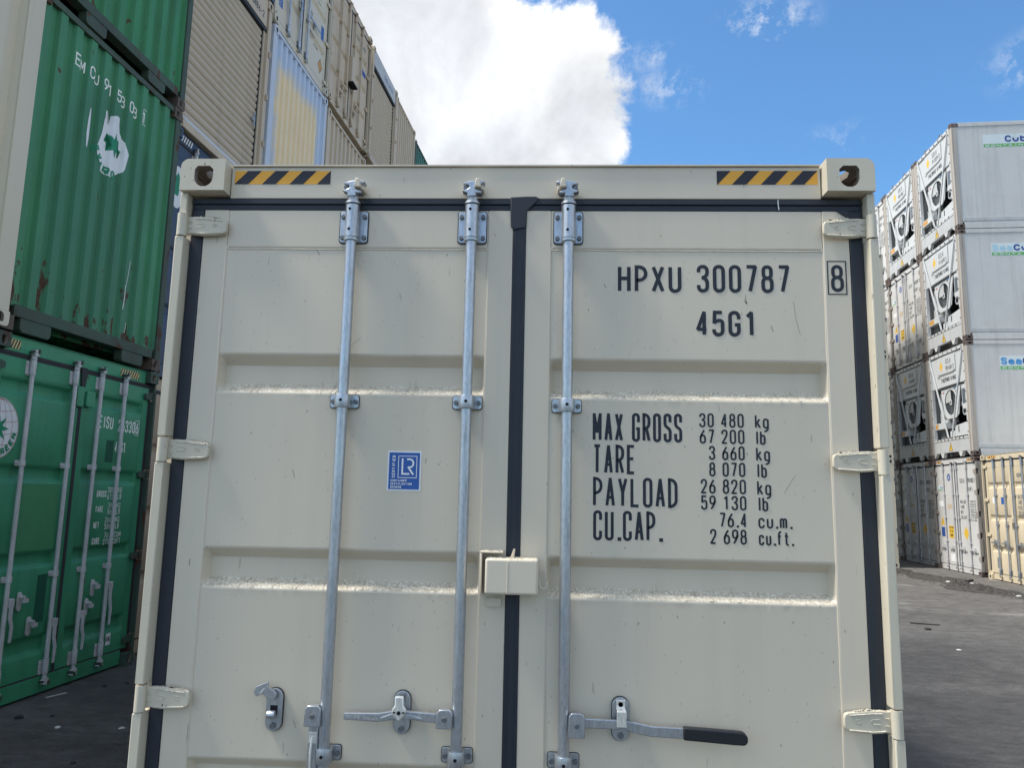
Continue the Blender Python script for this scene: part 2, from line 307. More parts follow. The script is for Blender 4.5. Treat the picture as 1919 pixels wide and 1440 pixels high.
# ------------------------------------------------------------------ mesh helpers
class MB:
    def __init__(s): s.bm = bmesh.new()
    def v(s, *p): return s.bm.verts.new(p)
    def face(s, vs):
        try: return s.bm.faces.new(vs)
        except ValueError: return None
    def poly(s, pts): return s.face([s.v(*p) for p in pts])
    def box(s, x0, x1, y0, y1, z0, z1):
        v = [s.v(x, y, z) for x in (x0, x1) for y in (y0, y1) for z in (z0, z1)]
        for f in ((0, 1, 3, 2), (4, 6, 7, 5), (0, 4, 5, 1), (2, 3, 7, 6), (0, 2, 6, 4), (1, 5, 7, 3)): s.face([v[i] for i in f])
        return s
    def prism(s, poly, a0, a1, axis='y'):
        """poly in the plane across the axis: y -> (x,z), x -> (y,z), z -> (x,y)"""
        mk = {'y': lambda p, a: (p[0], a, p[1]), 'x': lambda p, a: (a, p[0], p[1]), 'z': lambda p, a: (p[0], p[1], a)}[axis]
        A = [s.v(*mk(p, a0)) for p in poly]; B = [s.v(*mk(p, a1)) for p in poly]; n = len(poly)
        s.face(A); s.face(B[::-1])
        for i in range(n): s.face([A[i], B[i], B[(i + 1) % n], A[(i + 1) % n]])
        return s
    def plate_hole(s, outer, hole, a0, a1, axis='y'):
        mk = {'y': lambda p, a: (p[0], a, p[1]), 'x': lambda p, a: (a, p[0], p[1]), 'z': lambda p, a: (p[0], p[1], a)}[axis]
        rings = []
        for a in (a0, a1):
            O = [s.v(*mk(p, a)) for p in outer]; Hh = [s.v(*mk(p, a)) for p in hole]
            ed = [s.bm.edges.new((l[i], l[(i + 1) % len(l)])) for l in (O, Hh) for i in range(len(l))]
            bmesh.ops.triangle_fill(s.bm, use_beauty=True, use_dissolve=False, edges=ed)
            rings.append((O, Hh))
        for k in (0, 1):
            A, B = rings[0][k], rings[1][k]; n = len(A)
            for i in range(n): s.face([A[i], B[i], B[(i + 1) % n], A[(i + 1) % n]])
        return s
    def cyl(s, p0, p1, r0, r1=None, n=16, caps=True):
        r1 = r0 if r1 is None else r1
        p0, p1 = Vector(p0), Vector(p1); d = (p1 - p0).normalized()
        a = d.orthogonal().normalized(); b = d.cross(a)
        A = []; B = []
        for i in range(n):
            t = 2 * math.pi * i / n; o = a * math.cos(t) + b * math.sin(t)
            A.append(s.v(*(p0 + o * r0))); B.append(s.v(*(p1 + o * r1)))
        for i in range(n): s.face([A[i], A[(i + 1) % n], B[(i + 1) % n], B[i]])
        if caps: s.face(A[::-1]); s.face(B)
        return s
    def lathe(s, prof, x, y, n=16):
        """prof: list of (z, r); axis vertical at x, y"""
        R = [[s.v(x + r * math.cos(2 * math.pi * i / n), y + r * math.sin(2 * math.pi * i / n), z) for i in range(n)] for z, r in prof]
        for a, b in zip(R, R[1:]):
            for i in range(n): s.face([a[i], a[(i + 1) % n], b[(i + 1) % n], b[i]])
        s.face(R[0][::-1]); s.face(R[-1]); return s
    def tube(s, pts, r, n=8):
        pts = [Vector(p) for p in pts]; rings = []
        up = None
        for i, p in enumerate(pts):
            d = (pts[min(i + 1, len(pts) - 1)] - pts[max(i - 1, 0)]).normalized()
            a = d.orthogonal().normalized() if up is None else (up - d * up.dot(d)).normalized()
            up = a; b = d.cross(a)
            rings.append([s.v(*(p + (a * math.cos(t) + b * math.sin(t)) * r)) for t in [2 * math.pi * k / n for k in range(n)]])
        for A, B in zip(rings, rings[1:]):
            for i in range(n): s.face([A[i], A[(i + 1) % n], B[(i + 1) % n], B[i]])
        s.face(rings[0][::-1]); s.face(rings[-1]); return s
    def hexbolt(s, x, z, y0, y1, r=0.0085):
        s.cyl((x, y0, z), (x, y1, z), r, n=6); return s
    def build(s, name, mat, parent=None, bevel=0.0, seg=2, smooth=40, loc=None, recalc=True):
        bm = s.bm
        if recalc: bmesh.ops.recalc_face_normals(bm, faces=bm.faces[:])
        if smooth:   # flat faces stay flat, only curved runs and bevels are smoothed
            for f in bm.faces:
                f.smooth = any(len(e.link_faces) == 2 and 0.02 < e.calc_face_angle(0) < rad(smooth) for e in f.edges)
        if bevel:
            ed = [e for e in bm.edges if len(e.link_faces) == 2 and e.calc_face_angle(0) > rad(32)]
            res = bmesh.ops.bevel(bm, geom=ed, offset=bevel, segments=seg, affect='EDGES', profile=0.5, clamp_overlap=True)
            for f in res['faces']:
                f.smooth = f.calc_area() / max(e.calc_length() for e in f.edges) < bevel * 1.05
        me = bpy.data.meshes.new(name); bm.to_mesh(me); bm.free()
        me.materials.append(M[mat] if isinstance(mat, str) else mat)
        if smooth:
            fl = [p.use_smooth for p in me.polygons]; me.set_sharp_from_angle(angle=rad(smooth)); me.polygons.foreach_set('use_smooth', fl)
        return link(me, name, parent, loc)
def link(me, name, parent=None, loc=None):
    o = bpy.data.objects.new(name, me); COL.objects.link(o)
    if parent is not None: o.parent = parent
    if loc: o.location = loc
    return o
def dup(o, parent, loc=(0, 0, 0)):
    """copy of a part and its sub-parts under another parent"""
    c = o.copy(); COL.objects.link(c); c.parent = parent; c.location = loc
    for ch in list(o.children):
        d = ch.copy(); COL.objects.link(d); d.parent = c
    return c
def thing(name, label, cat, loc=(0, 0, 0), rz=0.0, group=None, scale=(1, 1, 1)):
    o = bpy.data.objects.new(name, None); COL.objects.link(o); o.empty_display_size = 0.3
    o.location = loc; o.rotation_euler = (0, 0, rz); o.scale = scale
    o['label'] = label; o['category'] = cat
    if group: o['group'] = group
    return o
def tag(o, label, cat, group=None):
    o['label'] = label; o['category'] = cat
    if group: o['group'] = group
    return o
def rrect(x0, x1, z0, z1, r, n=4):
    out = []
    for cx, cz, a in ((x1 - r, z1 - r, 0), (x0 + r, z1 - r, 90), (x0 + r, z0 + r, 180), (x1 - r, z0 + r, 270)):
        for i in range(n + 1):
            t = rad(a + 90 * i / n); out.append((cx + r * math.cos(t), cz + r * math.sin(t)))
    return out
def circle(cx, cz, rx, rz=None, n=24, a0=0, a1=360):
    rz = rx if rz is None else rz
    m = n if a1 - a0 >= 360 else n + 1
    return [(cx + rx * math.cos(rad(a0 + (a1 - a0) * i / n)), cz + rz * math.sin(rad(a0 + (a1 - a0) * i / n))) for i in range(m)]

# ------------------------------------------------------------------ stencil lettering: glyphs as pen strokes
GL = {'A': '0,0 .5,1 1,0|.17,.30 .83,.30', 'B': '0,0 0,1 1,1r 1,.53r 0,.53|0,.53 1,.53r 1,0r 0,0', 'C': '1,.7 1,1r 0,1r 0,0r 1,0r 1,.3',
      'D': 'c0,0 0,1 1,1r 1,0r', 'E': '1,0 0,0 0,1 1,1|0,.53 .85,.53', 'F': '0,0 0,1 1,1|0,.53 .85,.53', 'G': '1,.7 1,1r 0,1r 0,0r 1,0r 1,.45 .55,.45',
      'H': '0,0 0,1|1,0 1,1|0,.52 1,.52', 'I': '.5,0 .5,1', 'J': '1,1 1,0r 0,0r 0,.3', 'K': '0,0 0,1|1,1 0,.42|.35,.62 1,0', 'L': '0,1 0,0 1,0',
      'M': '0,0 0,1 .5,.3 1,1 1,0', 'N': '0,0 0,1 1,0 1,1', 'O': 'c0,0r 0,1r 1,1r 1,0r', 'P': '0,0 0,1 1,1r 1,.45r 0,.45', 'R': '0,0 0,1 1,1r 1,.46r 0,.46|.5,.46 1,0',
      'S': '1,.72 1,1r 0,1r 0,.56r 1,.46r 1,0r 0,0r 0,.28', 'T': '.5,0 .5,1|0,1 1,1', 'U': '0,1 0,0r 1,0r 1,1', 'V': '0,1 .5,0 1,1', 'W': '0,1 .25,0 .5,.7 .75,0 1,1',
      'X': '0,0 1,1|0,1 1,0', 'Y': '0,1 .5,.48 1,1|.5,.48 .5,0', 'Z': '0,1 1,1 0,0 1,0', '0': 'c0,0r 0,1r 1,1r 1,0r', '1': '.12,.82 .6,1 .6,0',
      '2': '0,.70 0,1r 1,1r 1,.62r 0,0 1,0', '3': '0,.76 0,1r 1,1r 1,.54r .35,.54|.35,.54 1,.54r 1,0r 0,0r 0,.24', '4': '.74,0 .74,1 0,.24 1,.24',
      '5': '.95,1 .1,1 .04,.54 .3,.64r 1,.64r 1,0r 0,0r 0,.24', '6': '.82,1 0,.52r 0,0r 1,0r 1,.58r 0,.58r 0,.36', '7': '0,1 1,1 .35,0',
      '8': 'c.06,1r .94,1r .94,.54r .06,.54r|c0,.54r 1,.54r 1,0r 0,0r', '9': '.18,0 1,.48r 1,1r 0,1r 0,.42r 1,.42r 1,.64', '.': '.35,0 .65,0', ',': '.6,.1 .3,-.14',
      '-': '.1,.5 .9,.5', 'k': '0,0 0,1|.9,.68 0,.26|.28,.40 1,0', 'g': '1,.68 1,-.30r .1,-.30|1,.5 1,.68r 0,.68r 0,0r 1,0r 1,.15', 'l': '.5,0 .5,1',
      'b': '0,0 0,1|c0,0r 0,.68r 1,.68r 1,0r', 'c': '1,.47 1,.68r 0,.68r 0,0r 1,0r 1,.21', 'u': '0,.68 0,0r 1,0r 1,.68', 'm': '0,0 0,.68|0,.5 0,.68r .5,.68r .5,0|.5,.5 .5,.68r 1,.68r 1,0',
      'f': '.35,0 .35,1r 1,1|0,.66 .85,.66', 't': '.4,.95 .4,0r 1,0|0,.68 .9,.68', 'e': '1,.16 1,0r 0,0r 0,.68r 1,.68r 1,.36 0,.36', 'a': '.1,.55 .1,.68r 1,.68r 1,0|c0,0r 0,.40r 1,.40r 1,0r'}
ADV = {' ': 0.62, '.': 0.55, ',': 0.5, 'I': 0.75, 'l': 0.62, 'M': 1.12, 'W': 1.15, 'm': 1.15}
def fillet(pts, closed):
    n = len(pts); out = []
    for i, (x, y, rd) in enumerate(pts):
        if not rd or (not closed and i in (0, n - 1)): out.append(Vector((x, y))); continue
        p = Vector((x, y)); a = Vector(pts[i - 1][:2]) - p; b = Vector(pts[(i + 1) % n][:2]) - p
        la, lb = a.length, b.length
        ka = la * (0.5 if pts[i - 1][2] else 0.98); kb = lb * (0.5 if pts[(i + 1) % n][2] else 0.98)
        k = min(ka, kb)
        s0 = p + a.normalized() * k; s1 = p + b.normalized() * k
        for j in range(6):
            t = j / 5; q = s0.lerp(p, t * 0.0) * 0
            w = 0.78   # rational curve close to a circular corner
            q = (s0 * (1 - t) ** 2 + p * (2 * w * t * (1 - t)) + s1 * t * t) / ((1 - t) ** 2 + 2 * w * t * (1 - t) + t * t)
            if out and (out[-1] - q).length < 1e-6: continue
            out.append(q)
    return out
def ribbon(mb, pts, closed, t, mapf, k):
    pts = [p for i, p in enumerate(pts) if i == 0 or (p - pts[i - 1]).length > 1e-6]
    if closed and (pts[0] - pts[-1]).length < 1e-6: pts.pop()
    n = len(pts)
    if n < 2: return
    if not closed:   # acute corners are drawn as two overlapping pen strokes
        for i in range(1, n - 1):
            a = (pts[i] - pts[i - 1]).normalized(); b = (pts[i + 1] - pts[i]).normalized()
            if a.dot(b) < -0.08:
                ribbon(mb, pts[:i] + [pts[i] + a * t * .22], False, t, mapf, k)
                ribbon(mb, [pts[i] - b * t * .22] + pts[i + 1:], False, t, mapf, k + 1); return
    Lv, Rv = [], []
    for i, p in enumerate(pts):
        if closed or 0 < i < n - 1:
            d0 = (p - pts[i - 1]).normalized(); d1 = (pts[(i + 1) % n] - p).normalized()
        else:
            d0 = d1 = (pts[1] - pts[0]).normalized() if i == 0 else (p - pts[i - 1]).normalized()
        n0 = Vector((-d0.y, d0.x)); n1 = Vector((-d1.y, d1.x)); m = n0 + n1
        m = n0 if m.length < 1e-4 else m.normalized()
        s = min(1.0 / max(m.dot(n0), 0.33), 2.6)
        o = m * (t / 2 * s)
        a, b = p + o, p - o
        Lv.append(mb.v(*mapf(a.x, a.y, k))); Rv.append(mb.v(*mapf(b.x, b.y, k)))
    for i in range(n if closed else n - 1):
        j = (i + 1) % n; mb.face([Rv[i], Rv[j], Lv[j], Lv[i]])
def text(mb, s, u0, v0, H, width, t, mapf, wr=0.76, right=None):
    """stroke text of cap height H filling `width` from u0 (or ending at `right`)"""
    units = sum(ADV.get(c, 1.0) for c in s[:-1]) + wr * ADV.get(s[-1], 1.0)
    adv = width / units
    u = u0 if right is None else right - width
    k = 0
    for c in s:
        a = adv * ADV.get(c, 1.0); W = a * wr if c not in '.lI' else a * 0.8
        if c == '.':
            ribbon(mb, [Vector((u + W * .2, v0 + t * .6)), Vector((u + W * .2 + t * 1.25, v0 + t * .6))], False, t * 1.2, mapf, k); k += 1
        elif c in GL:
            for st in GL[c].split('|'):
                closed = st[0] == 'c'; st = st[1:] if closed else st
                pts = []
                for q in st.split():
                    rd = q.endswith('r'); x, y = q.rstrip('r').split(',')
                    pts.append((u + t / 2 + float(x) * (W - t), v0 + t / 2 + float(y) * (H - t), rd))
                ribbon(mb, fillet(pts, closed), closed, t, mapf, k); k += 2
        u += a
    return mb
def front(y): return lambda u, v, k: (u, y - (k % 5) * 0.0002, v)
def rightside(x): return lambda u, v, k: (x + (k % 5) * 0.0005, u, v)
def box_outline(mb, x0, x1, z0, z1, t, mapf):
    ribbon(mb, [Vector(p) for p in ((x0, z0), (x1, z0), (x1, z1), (x0, z1))], True, t, mapf, 0)
# ------------------------------------------------------------------ container building blocks (standard size, origin under the middle of the end face)
W2, HT, LEN = 1.219, 2.896, 12.19

def casting(parent, mat, sx, top, back=False, fine=True):
    """one ISO corner casting with its three openings"""
    mb = MB(); t = 0.026
    def X(u): return sx * (W2 - u)
    zb = HT - 0.118 if top else 0.0
    def Z(v): return zb + (v if top else 0.118 - v)
    n = 5 if fine else 2
    R = 0.030
    arc = [(R - R * math.sin(rad(90 * i / n)), 0.118 - R + R * math.cos(rad(90 * i / n))) for i in range(n + 1)]
    prof = [(0, 0), (0.162, 0), (0.162, 0.118)] + arc
    hc = 0.0855
    hole = [(hc + 0.034 * math.cos(rad(a)), 0.047 + 0.034 * math.sin(rad(a))) for a in ([180, 205, 230, 255, 285, 310, 335, 360] if fine else [180, 225, 270, 315, 360])]
    hole += [(hc + 0.034, 0.078), (hc + 0.020, 0.091), (hc - 0.024, 0.091), (hc - 0.034, 0.078)]
    P = [(X(u), Z(v)) for u, v in prof]; Hh = [(X(u), Z(v)) for u, v in hole]
    mb.plate_hole(P, Hh, 0.0, t)
    # outer side wall with hole, top wall with hole
    so = [(t, Z(0)), (0.178, Z(0)), (0.178, Z(0.118 - R)), (t, Z(0.118 - R))]
    sh = [(0.100 + 0.045 * math.cos(rad(a)), Z(0.048 + 0.030 * math.sin(rad(a)))) for a in range(0, 360, 45)]
    mb.plate_hole(so, sh, X(0), X(t), 'x')
    to = [(X(R), t), (X(0.162), t), (X(0.162), 0.178), (X(R), 0.178)]
    th = [(X(0.085) + 0.032 * math.cos(rad(a)), 0.100 + 0.055 * math.sin(rad(a))) for a in range(0, 360, 45)]
    mb.plate_hole(to, th, Z(0.118), Z(0.118 - t), 'z')
    inner = [(u + (R - u) * (t / R) * 0.9, v - (v - (0.118 - R)) * (t / R) * 0.9) for u, v in arc]
    mb.prism([(X(u), Z(v)) for u, v in arc + inner[::-1]], t, 0.178)
    mb.box(min(X(t), X(0.162)), max(X(t), X(0.162)), t, 0.178, min(Z(0), Z(t * .6)), max(Z(0), Z(t * .6)))
    mb.box(min(X(0.162 - t * .5), X(0.1621)), max(X(0.162 - t * .5), X(0.1621)), t, 0.178, min(Z(t * .6), Z(0.118 - t)), max(Z(t * .6), Z(0.118 - t)))
    o = mb.build('corner_casting', mat, parent, smooth=30)
    o.data.materials.append(M['casting_inside'])   # bare, darker brown metal inside the openings
    for p in o.data.polygons:
        c = p.center; u = W2 - abs(c.x); v = c.z - zb if top else 0.118 - c.z
        if 0.0015 < u < 0.1605 and c.y > 0.001 and 0.001 < v < 0.1165 and c.y < 0.1770 and (u > R or v < 0.118 - R): p.material_index = 1
    return o

def corr_profile(x0, x1, pitch, depth, y, flat=0.42, slope=0.08):
    """trapezoid corrugation: list of (x, y) from x0 to x1"""
    n = max(1, round((x1 - x0) / pitch)); p = (x1 - x0) / n; out = []
    for i in range(n):
        a = x0 + i * p
        out += [(a, y), (a + p * flat, y), (a + p * (flat + slope), y + depth), (a + p * (1 - slope), y + depth)]
    out.append((x1, y)); return out
def corr_at(prof, x):
    for (a, ya), (b, yb) in zip(prof, prof[1:]):
        if a <= x <= b: return ya + (yb - ya) * (x - a) / max(b - a, 1e-9)
    return prof[0][1]

def shell(parent, mat, L=6.0, y0=0.19, ribbed=True, z0=0.16):
    """side walls, roof, floor and far end of a container"""
    mb = MB()
    for sx in (-1, 1):
        if ribbed: pr = corr_profile(y0, L - 0.1, 0.28, 0.036, 0)
        else: pr = [(y0, 0), (L - 0.1, 0)]
        A = [mb.v(sx * (W2 - 0.016 - d), y, z0) for y, d in pr]; B = [mb.v(sx * (W2 - 0.016 - d), y, HT - 0.06) for y, d in pr]
        for i in range(len(pr) - 1): mb.face([A[i], A[i + 1], B[i + 1], B[i]])
        mb.box(min(sx * (W2 - 0.06), sx * (W2 - 0.004)), max(sx * (W2 - 0.06), sx * (W2 - 0.004)), y0 - 0.012, L - 0.1, HT - 0.075, HT - 0.006)
        mb.box(min(sx * (W2 - 0.06), sx * (W2 - 0.004)), max(sx * (W2 - 0.06), sx * (W2 - 0.004)), y0 - 0.012, L - 0.1, 0.02, z0)
    mb.box(-W2 + 0.07, W2 - 0.07, y0, L - 0.1, HT - 0.05, HT - 0.03)
    mb.box(-W2 + 0.07, W2 - 0.07, y0, L - 0.1, 0.10, 0.14)
    mb.box(-W2 + 0.03, W2 - 0.03, L - 0.1, L, 0.02, HT - 0.01)
    return mb.build('container_shell', mat, parent, smooth=0, recalc=False)

def hazard_tape(parent, x0, x1, z0, z1, y, base, bar, n, first, lean=0.25):
    """slanting two-colour tape; `first` True when a bar fills the top left corner"""
    mb = MB(); mb.poly([(x0, y, z0), (x1, y, z0), (x1, y, z1), (x0, y, z1)])
    t = mb.build('hazard_tape', base, parent, smooth=0)
    mb = MB(); p = (x1 - x0) / n; off = -p * (0.5 if first else 0.0); lw = p * 0.5; s = (z1 - z0) * 1.0 if lean is None else lean * (x1 - x0)
    def clip(poly):
        for side, lim in ((0, x0), (1, x1)):
            out = []
            for i in range(len(poly)):
                a, b = poly[i], poly[(i + 1) % len(poly)]
                ia = a[0] >= lim if side == 0 else a[0] <= lim; ib = b[0] >= lim if side == 0 else b[0] <= lim
                if ia: out.append(a)
                if ia != ib:
                    k = (lim - a[0]) / (b[0] - a[0]); out.append((lim, a[1] + k * (b[1] - a[1])))
            poly = out
            if len(poly) < 3: return []
        return poly
    for i in range(-1, n + 2):
        a = x0 + off + i * p
        q = clip([(a, z0), (a + lw, z0), (a + lw + s, z1), (a + s, z1)])
        if q: mb.poly([(x, y - 0.0008, z) for x, z in q])
    mb.build('tape_stripes', bar, t, smooth=0)
    return t

def door_panel(parent, mat, x0, x1, px0, px1, ribs, z0=0.165, z1=2.726, zs=2.587, zb=0.235, yb=0.057, yp=0.061, fine=True):
    """steel door leaf: tube frame, recessed sheet with pressed horizontal folds, weld beads"""
    mb = MB()
    pts = [(zb, yp, 0)]
    for zt, zd, zr, zl in sorted(ribs, key=lambda r: r[0]):
        pts += [(zl - 0.030, yp, 0), (zl + 0.002, yp - 0.002, 1), (zr, yp + 0.043, 1), (zd, yp + 0.043, 1), (zt, yp, 1), (zt + 0.03, yp, 0)] if fine else [(zl, yp, 1), (zr, yp + 0.036, 1), (zd, yp + 0.036, 1), (zt, yp, 1)]
    pts.append((zs, yp, 0))
    prof = []
    P = [Vector(p[:2]) for p in pts]
    for i, p in enumerate(P):
        if pts[i][2]:
            a = (P[i - 1] - p); b = (P[i + 1] - p); k = min(0.0025 if p.y > yp + 0.02 else 0.0075, a.length * 0.36, b.length * 0.36)
            s0 = p + a.normalized() * k; s1 = p + b.normalized() * k; ns = 5 if fine else 1
            if fine: prof.append(p + a.normalized() * k * 1.12)
            for j in range(ns + 1):
                t = j / ns; prof.append(s0 * (1 - t) ** 2 + p * 2 * t * (1 - t) + s1 * t * t)
            if fine: prof.append(p + b.normalized() * k * 1.12)
        else: prof.append(p)
    if fine:
        dense = [prof[0]]
        for q in prof[1:]:
            n_ = int((q - dense[-1]).length / 0.007) if abs(q.y - dense[-1].y) > 0.008 else 0
            p_ = dense[-1]
            for k in range(1, n_ + 1): dense.append(p_.lerp(q, k / (n_ + 1)))
            dense.append(q)
        prof = dense
    e = 0.014
    # the sheet between two folds leans out a little towards its lower fold's lip
    zl = [r[3] for r in sorted(ribs, key=lambda r: r[0])]; zt = [r[0] for r in sorted(ribs, key=lambda r: r[0])]
    def lean(z, y):
        if not fine or not ribs: return 0.0
        below = [t for t in zt if t <= z + 0.002]; above = [l for l in zl if l >= z - 0.002]
        lo = max(below) if below else zb; hi = min(above) if above else None
        if y > yp + 0.004 or hi is None: return 0.0
        k = max(0.0, min(1.0, (z - lo) / max(hi - lo, 0.01)))
        return 0.0
    NC = 150 if fine else 1
    xs = [px0, px0 + e] + [px0 + e + (px1 - px0 - 2 * e) * k / NC for k in range(1, NC)] + [px1 - e, px1]
    V = []
    rr = random.Random(5)
    for j, x in enumerate(xs):
        d = 0 < j < len(xs) - 1; row = []
        for q in prof:
            jit = 0.0
            if fine and d and any(l - 0.006 < q.x < l + 0.045 for l in zl): jit = rr.gauss(0, 0.00010) if q.y < yp + 0.032 else 0.0
            elif fine and d and any(t - 0.02 < q.x < t + 0.006 for t in zt): jit = 0.0
            row.append(mb.v(x, (q.y + lean(q.x, q.y) if d else yp) + jit, q.x + jit * 0.5))
        V.append(row)
    for a, b in zip(V, V[1:]):
        for i in range(len(prof) - 1): mb.face([a[i], b[i], b[i + 1], a[i + 1]])
    pan = mb
    o = pan.build('door', mat, parent, smooth=45)
    fr = MB()
    fr.box(x0, px0, yb, 0.108, z0, z1); fr.box(px1, x1, yb, 0.106, z0, z1)
    fr.box(px0, px1, yb + 0.0012, 0.1055, zs, z1 - 0.0005); fr.box(px0, px1, yb + 0.0012, 0.1055, z0 + 0.0005, zb)
    fr.build('door_frame', mat, o, bevel=0.0035 if fine else 0)
    if fine:
        rd = random.Random(int(abs(px0) * 1000))   # pale runs of dried overspray over the lower lips
        for zt_, zd_, zr_, zl_ in ribs[:2]:
            for i in range(11):
                x = px0 + .05 + (px1 - px0 - .10) * rd.random(); w = rd.uniform(.0012, .0026); dx = rd.uniform(-.012, .012); up = rd.uniform(.004, .022)
                q = MB(); P = [(x, yp - .0030, zl_ + .004), (x + dx * .6, yp + .0190, (zl_ + zr_) / 2 + .0025), (x + dx, yp + .0395, zr_ + .001), (x + dx * 1.15, yp + .0420, zr_ + up)]
                A = [q.v(a - w, b, c_) for a, b, c_ in P]; B = [q.v(a + w, b, c_) for a, b, c_ in P]
                for k in range(3): q.face([A[k], B[k], B[k + 1], A[k + 1]])
                q.build('paint_drip', 'dried_drip', o, smooth=0)
        wb = MB(); y = yb + 0.0035
        for x in (px0, px1): wb.tube([(x + random.uniform(-.0006, .0006), y, zb + (zs - zb) * k / 30) for k in range(31)], 0.0026, 6)
        for dz in (0.001, -0.0075): wb.tube([(px0 + (px1 - px0) * k / 24, y, zs + dz + random.uniform(-.0006, .0006)) for k in range(25)], 0.0024, 6)
        wb.cyl((px0, y - 0.002, zs - 0.003), (px0, y + 0.004, zs - 0.003), 0.0075, n=10)
        wb.cyl((px1, y - 0.002, zs - 0.003), (px1, y + 0.004, zs - 0.003), 0.0065, n=10)
        wb.build('weld_bead', mat, o)
    return o

def hinge(parent, mat, sx, z, fine=True, h=0.074):
    """hinge blade with knuckle, z at its middle"""
    o = None
    mb = MB()
    xo = sx * 1.2065
    mb.cyl((xo, 0.021, z - h / 2 - 0.006), (xo, 0.021, z + h / 2 + 0.002), 0.0175, n=18 if fine else 8)
    o = mb.build('hinge', mat, parent, smooth=40)
    b = MB()
    pl = [(1.207, h * .5), (1.182, h * .43), (1.165, h * .45), (1.120, h * .42), (1.064, h * .33), (1.053, h * .27), (1.049, h * .12), (1.049, -h * .26), (1.055, -h * .38), (1.078, -h * .46), (1.135, -h * .50), (1.165, -h * .47), (1.183, -h * .42), (1.207, -h * .54)]
    b.prism([(sx * x, z + v) for x, v in pl], 0.030, 0.047)
    bl = b.build('hinge_blade', mat, o, bevel=0.0035 if fine else 0)
    if fine:
        e = MB()
        e.tube([(sx * 1.165, 0.0295, z + h * .33), (sx * 1.130, 0.0295, z + h * .31), (sx * 1.066, 0.0295, z + h * .22)], 0.0022, 6)
        e.tube([(sx * 1.175, 0.0295, z - h * .37), (sx * 1.135, 0.0295, z - h * .42), (sx * 1.064, 0.0295, z - h * .37)], 0.0028, 6)
        e.tube([(sx * (1.091 + 0.0085 * math.cos(t)), 0.0295, z + 0.0055 * math.sin(t)) for t in [math.pi * k / 8 for k in range(17)]], 0.0009, 5)
        e.tube([(sx * (1.091 + 0.004 * math.cos(t)), 0.0295, z + 0.0022 * math.sin(t)) for t in [math.pi * k / 5 for k in range(11)]], 0.0008, 5)
        for dz in (0.011, -0.011): e.tube([(sx * 1.186, 0.027, z + dz), (sx * 1.174, 0.0285, z + dz)], 0.0016, 5)
        e.tube([(sx * 1.158, 0.0295, z + 0.007), (sx * 1.136, 0.0295, z + 0.006), (sx * 1.130, 0.0295, z), (sx * 1.136, 0.0295, z - 0.007), (sx * 1.158, 0.0295, z - 0.008)], 0.0015, 5)
        # grit and old weld lying on the top edge
        for i in range(12):
            xx = sx * random.uniform(1.068, 1.15); s = random.uniform(.0015, .0035)
            zz = z + h * (0.33 + (abs(xx) - 1.064) / 0.056 * 0.09 if abs(xx) < 1.12 else 0.42)
            e.box(xx - s, xx + s, 0.032, 0.042, zz, zz + s * 1.3)
        e.build('hinge_embossing', mat, bl)
    return o

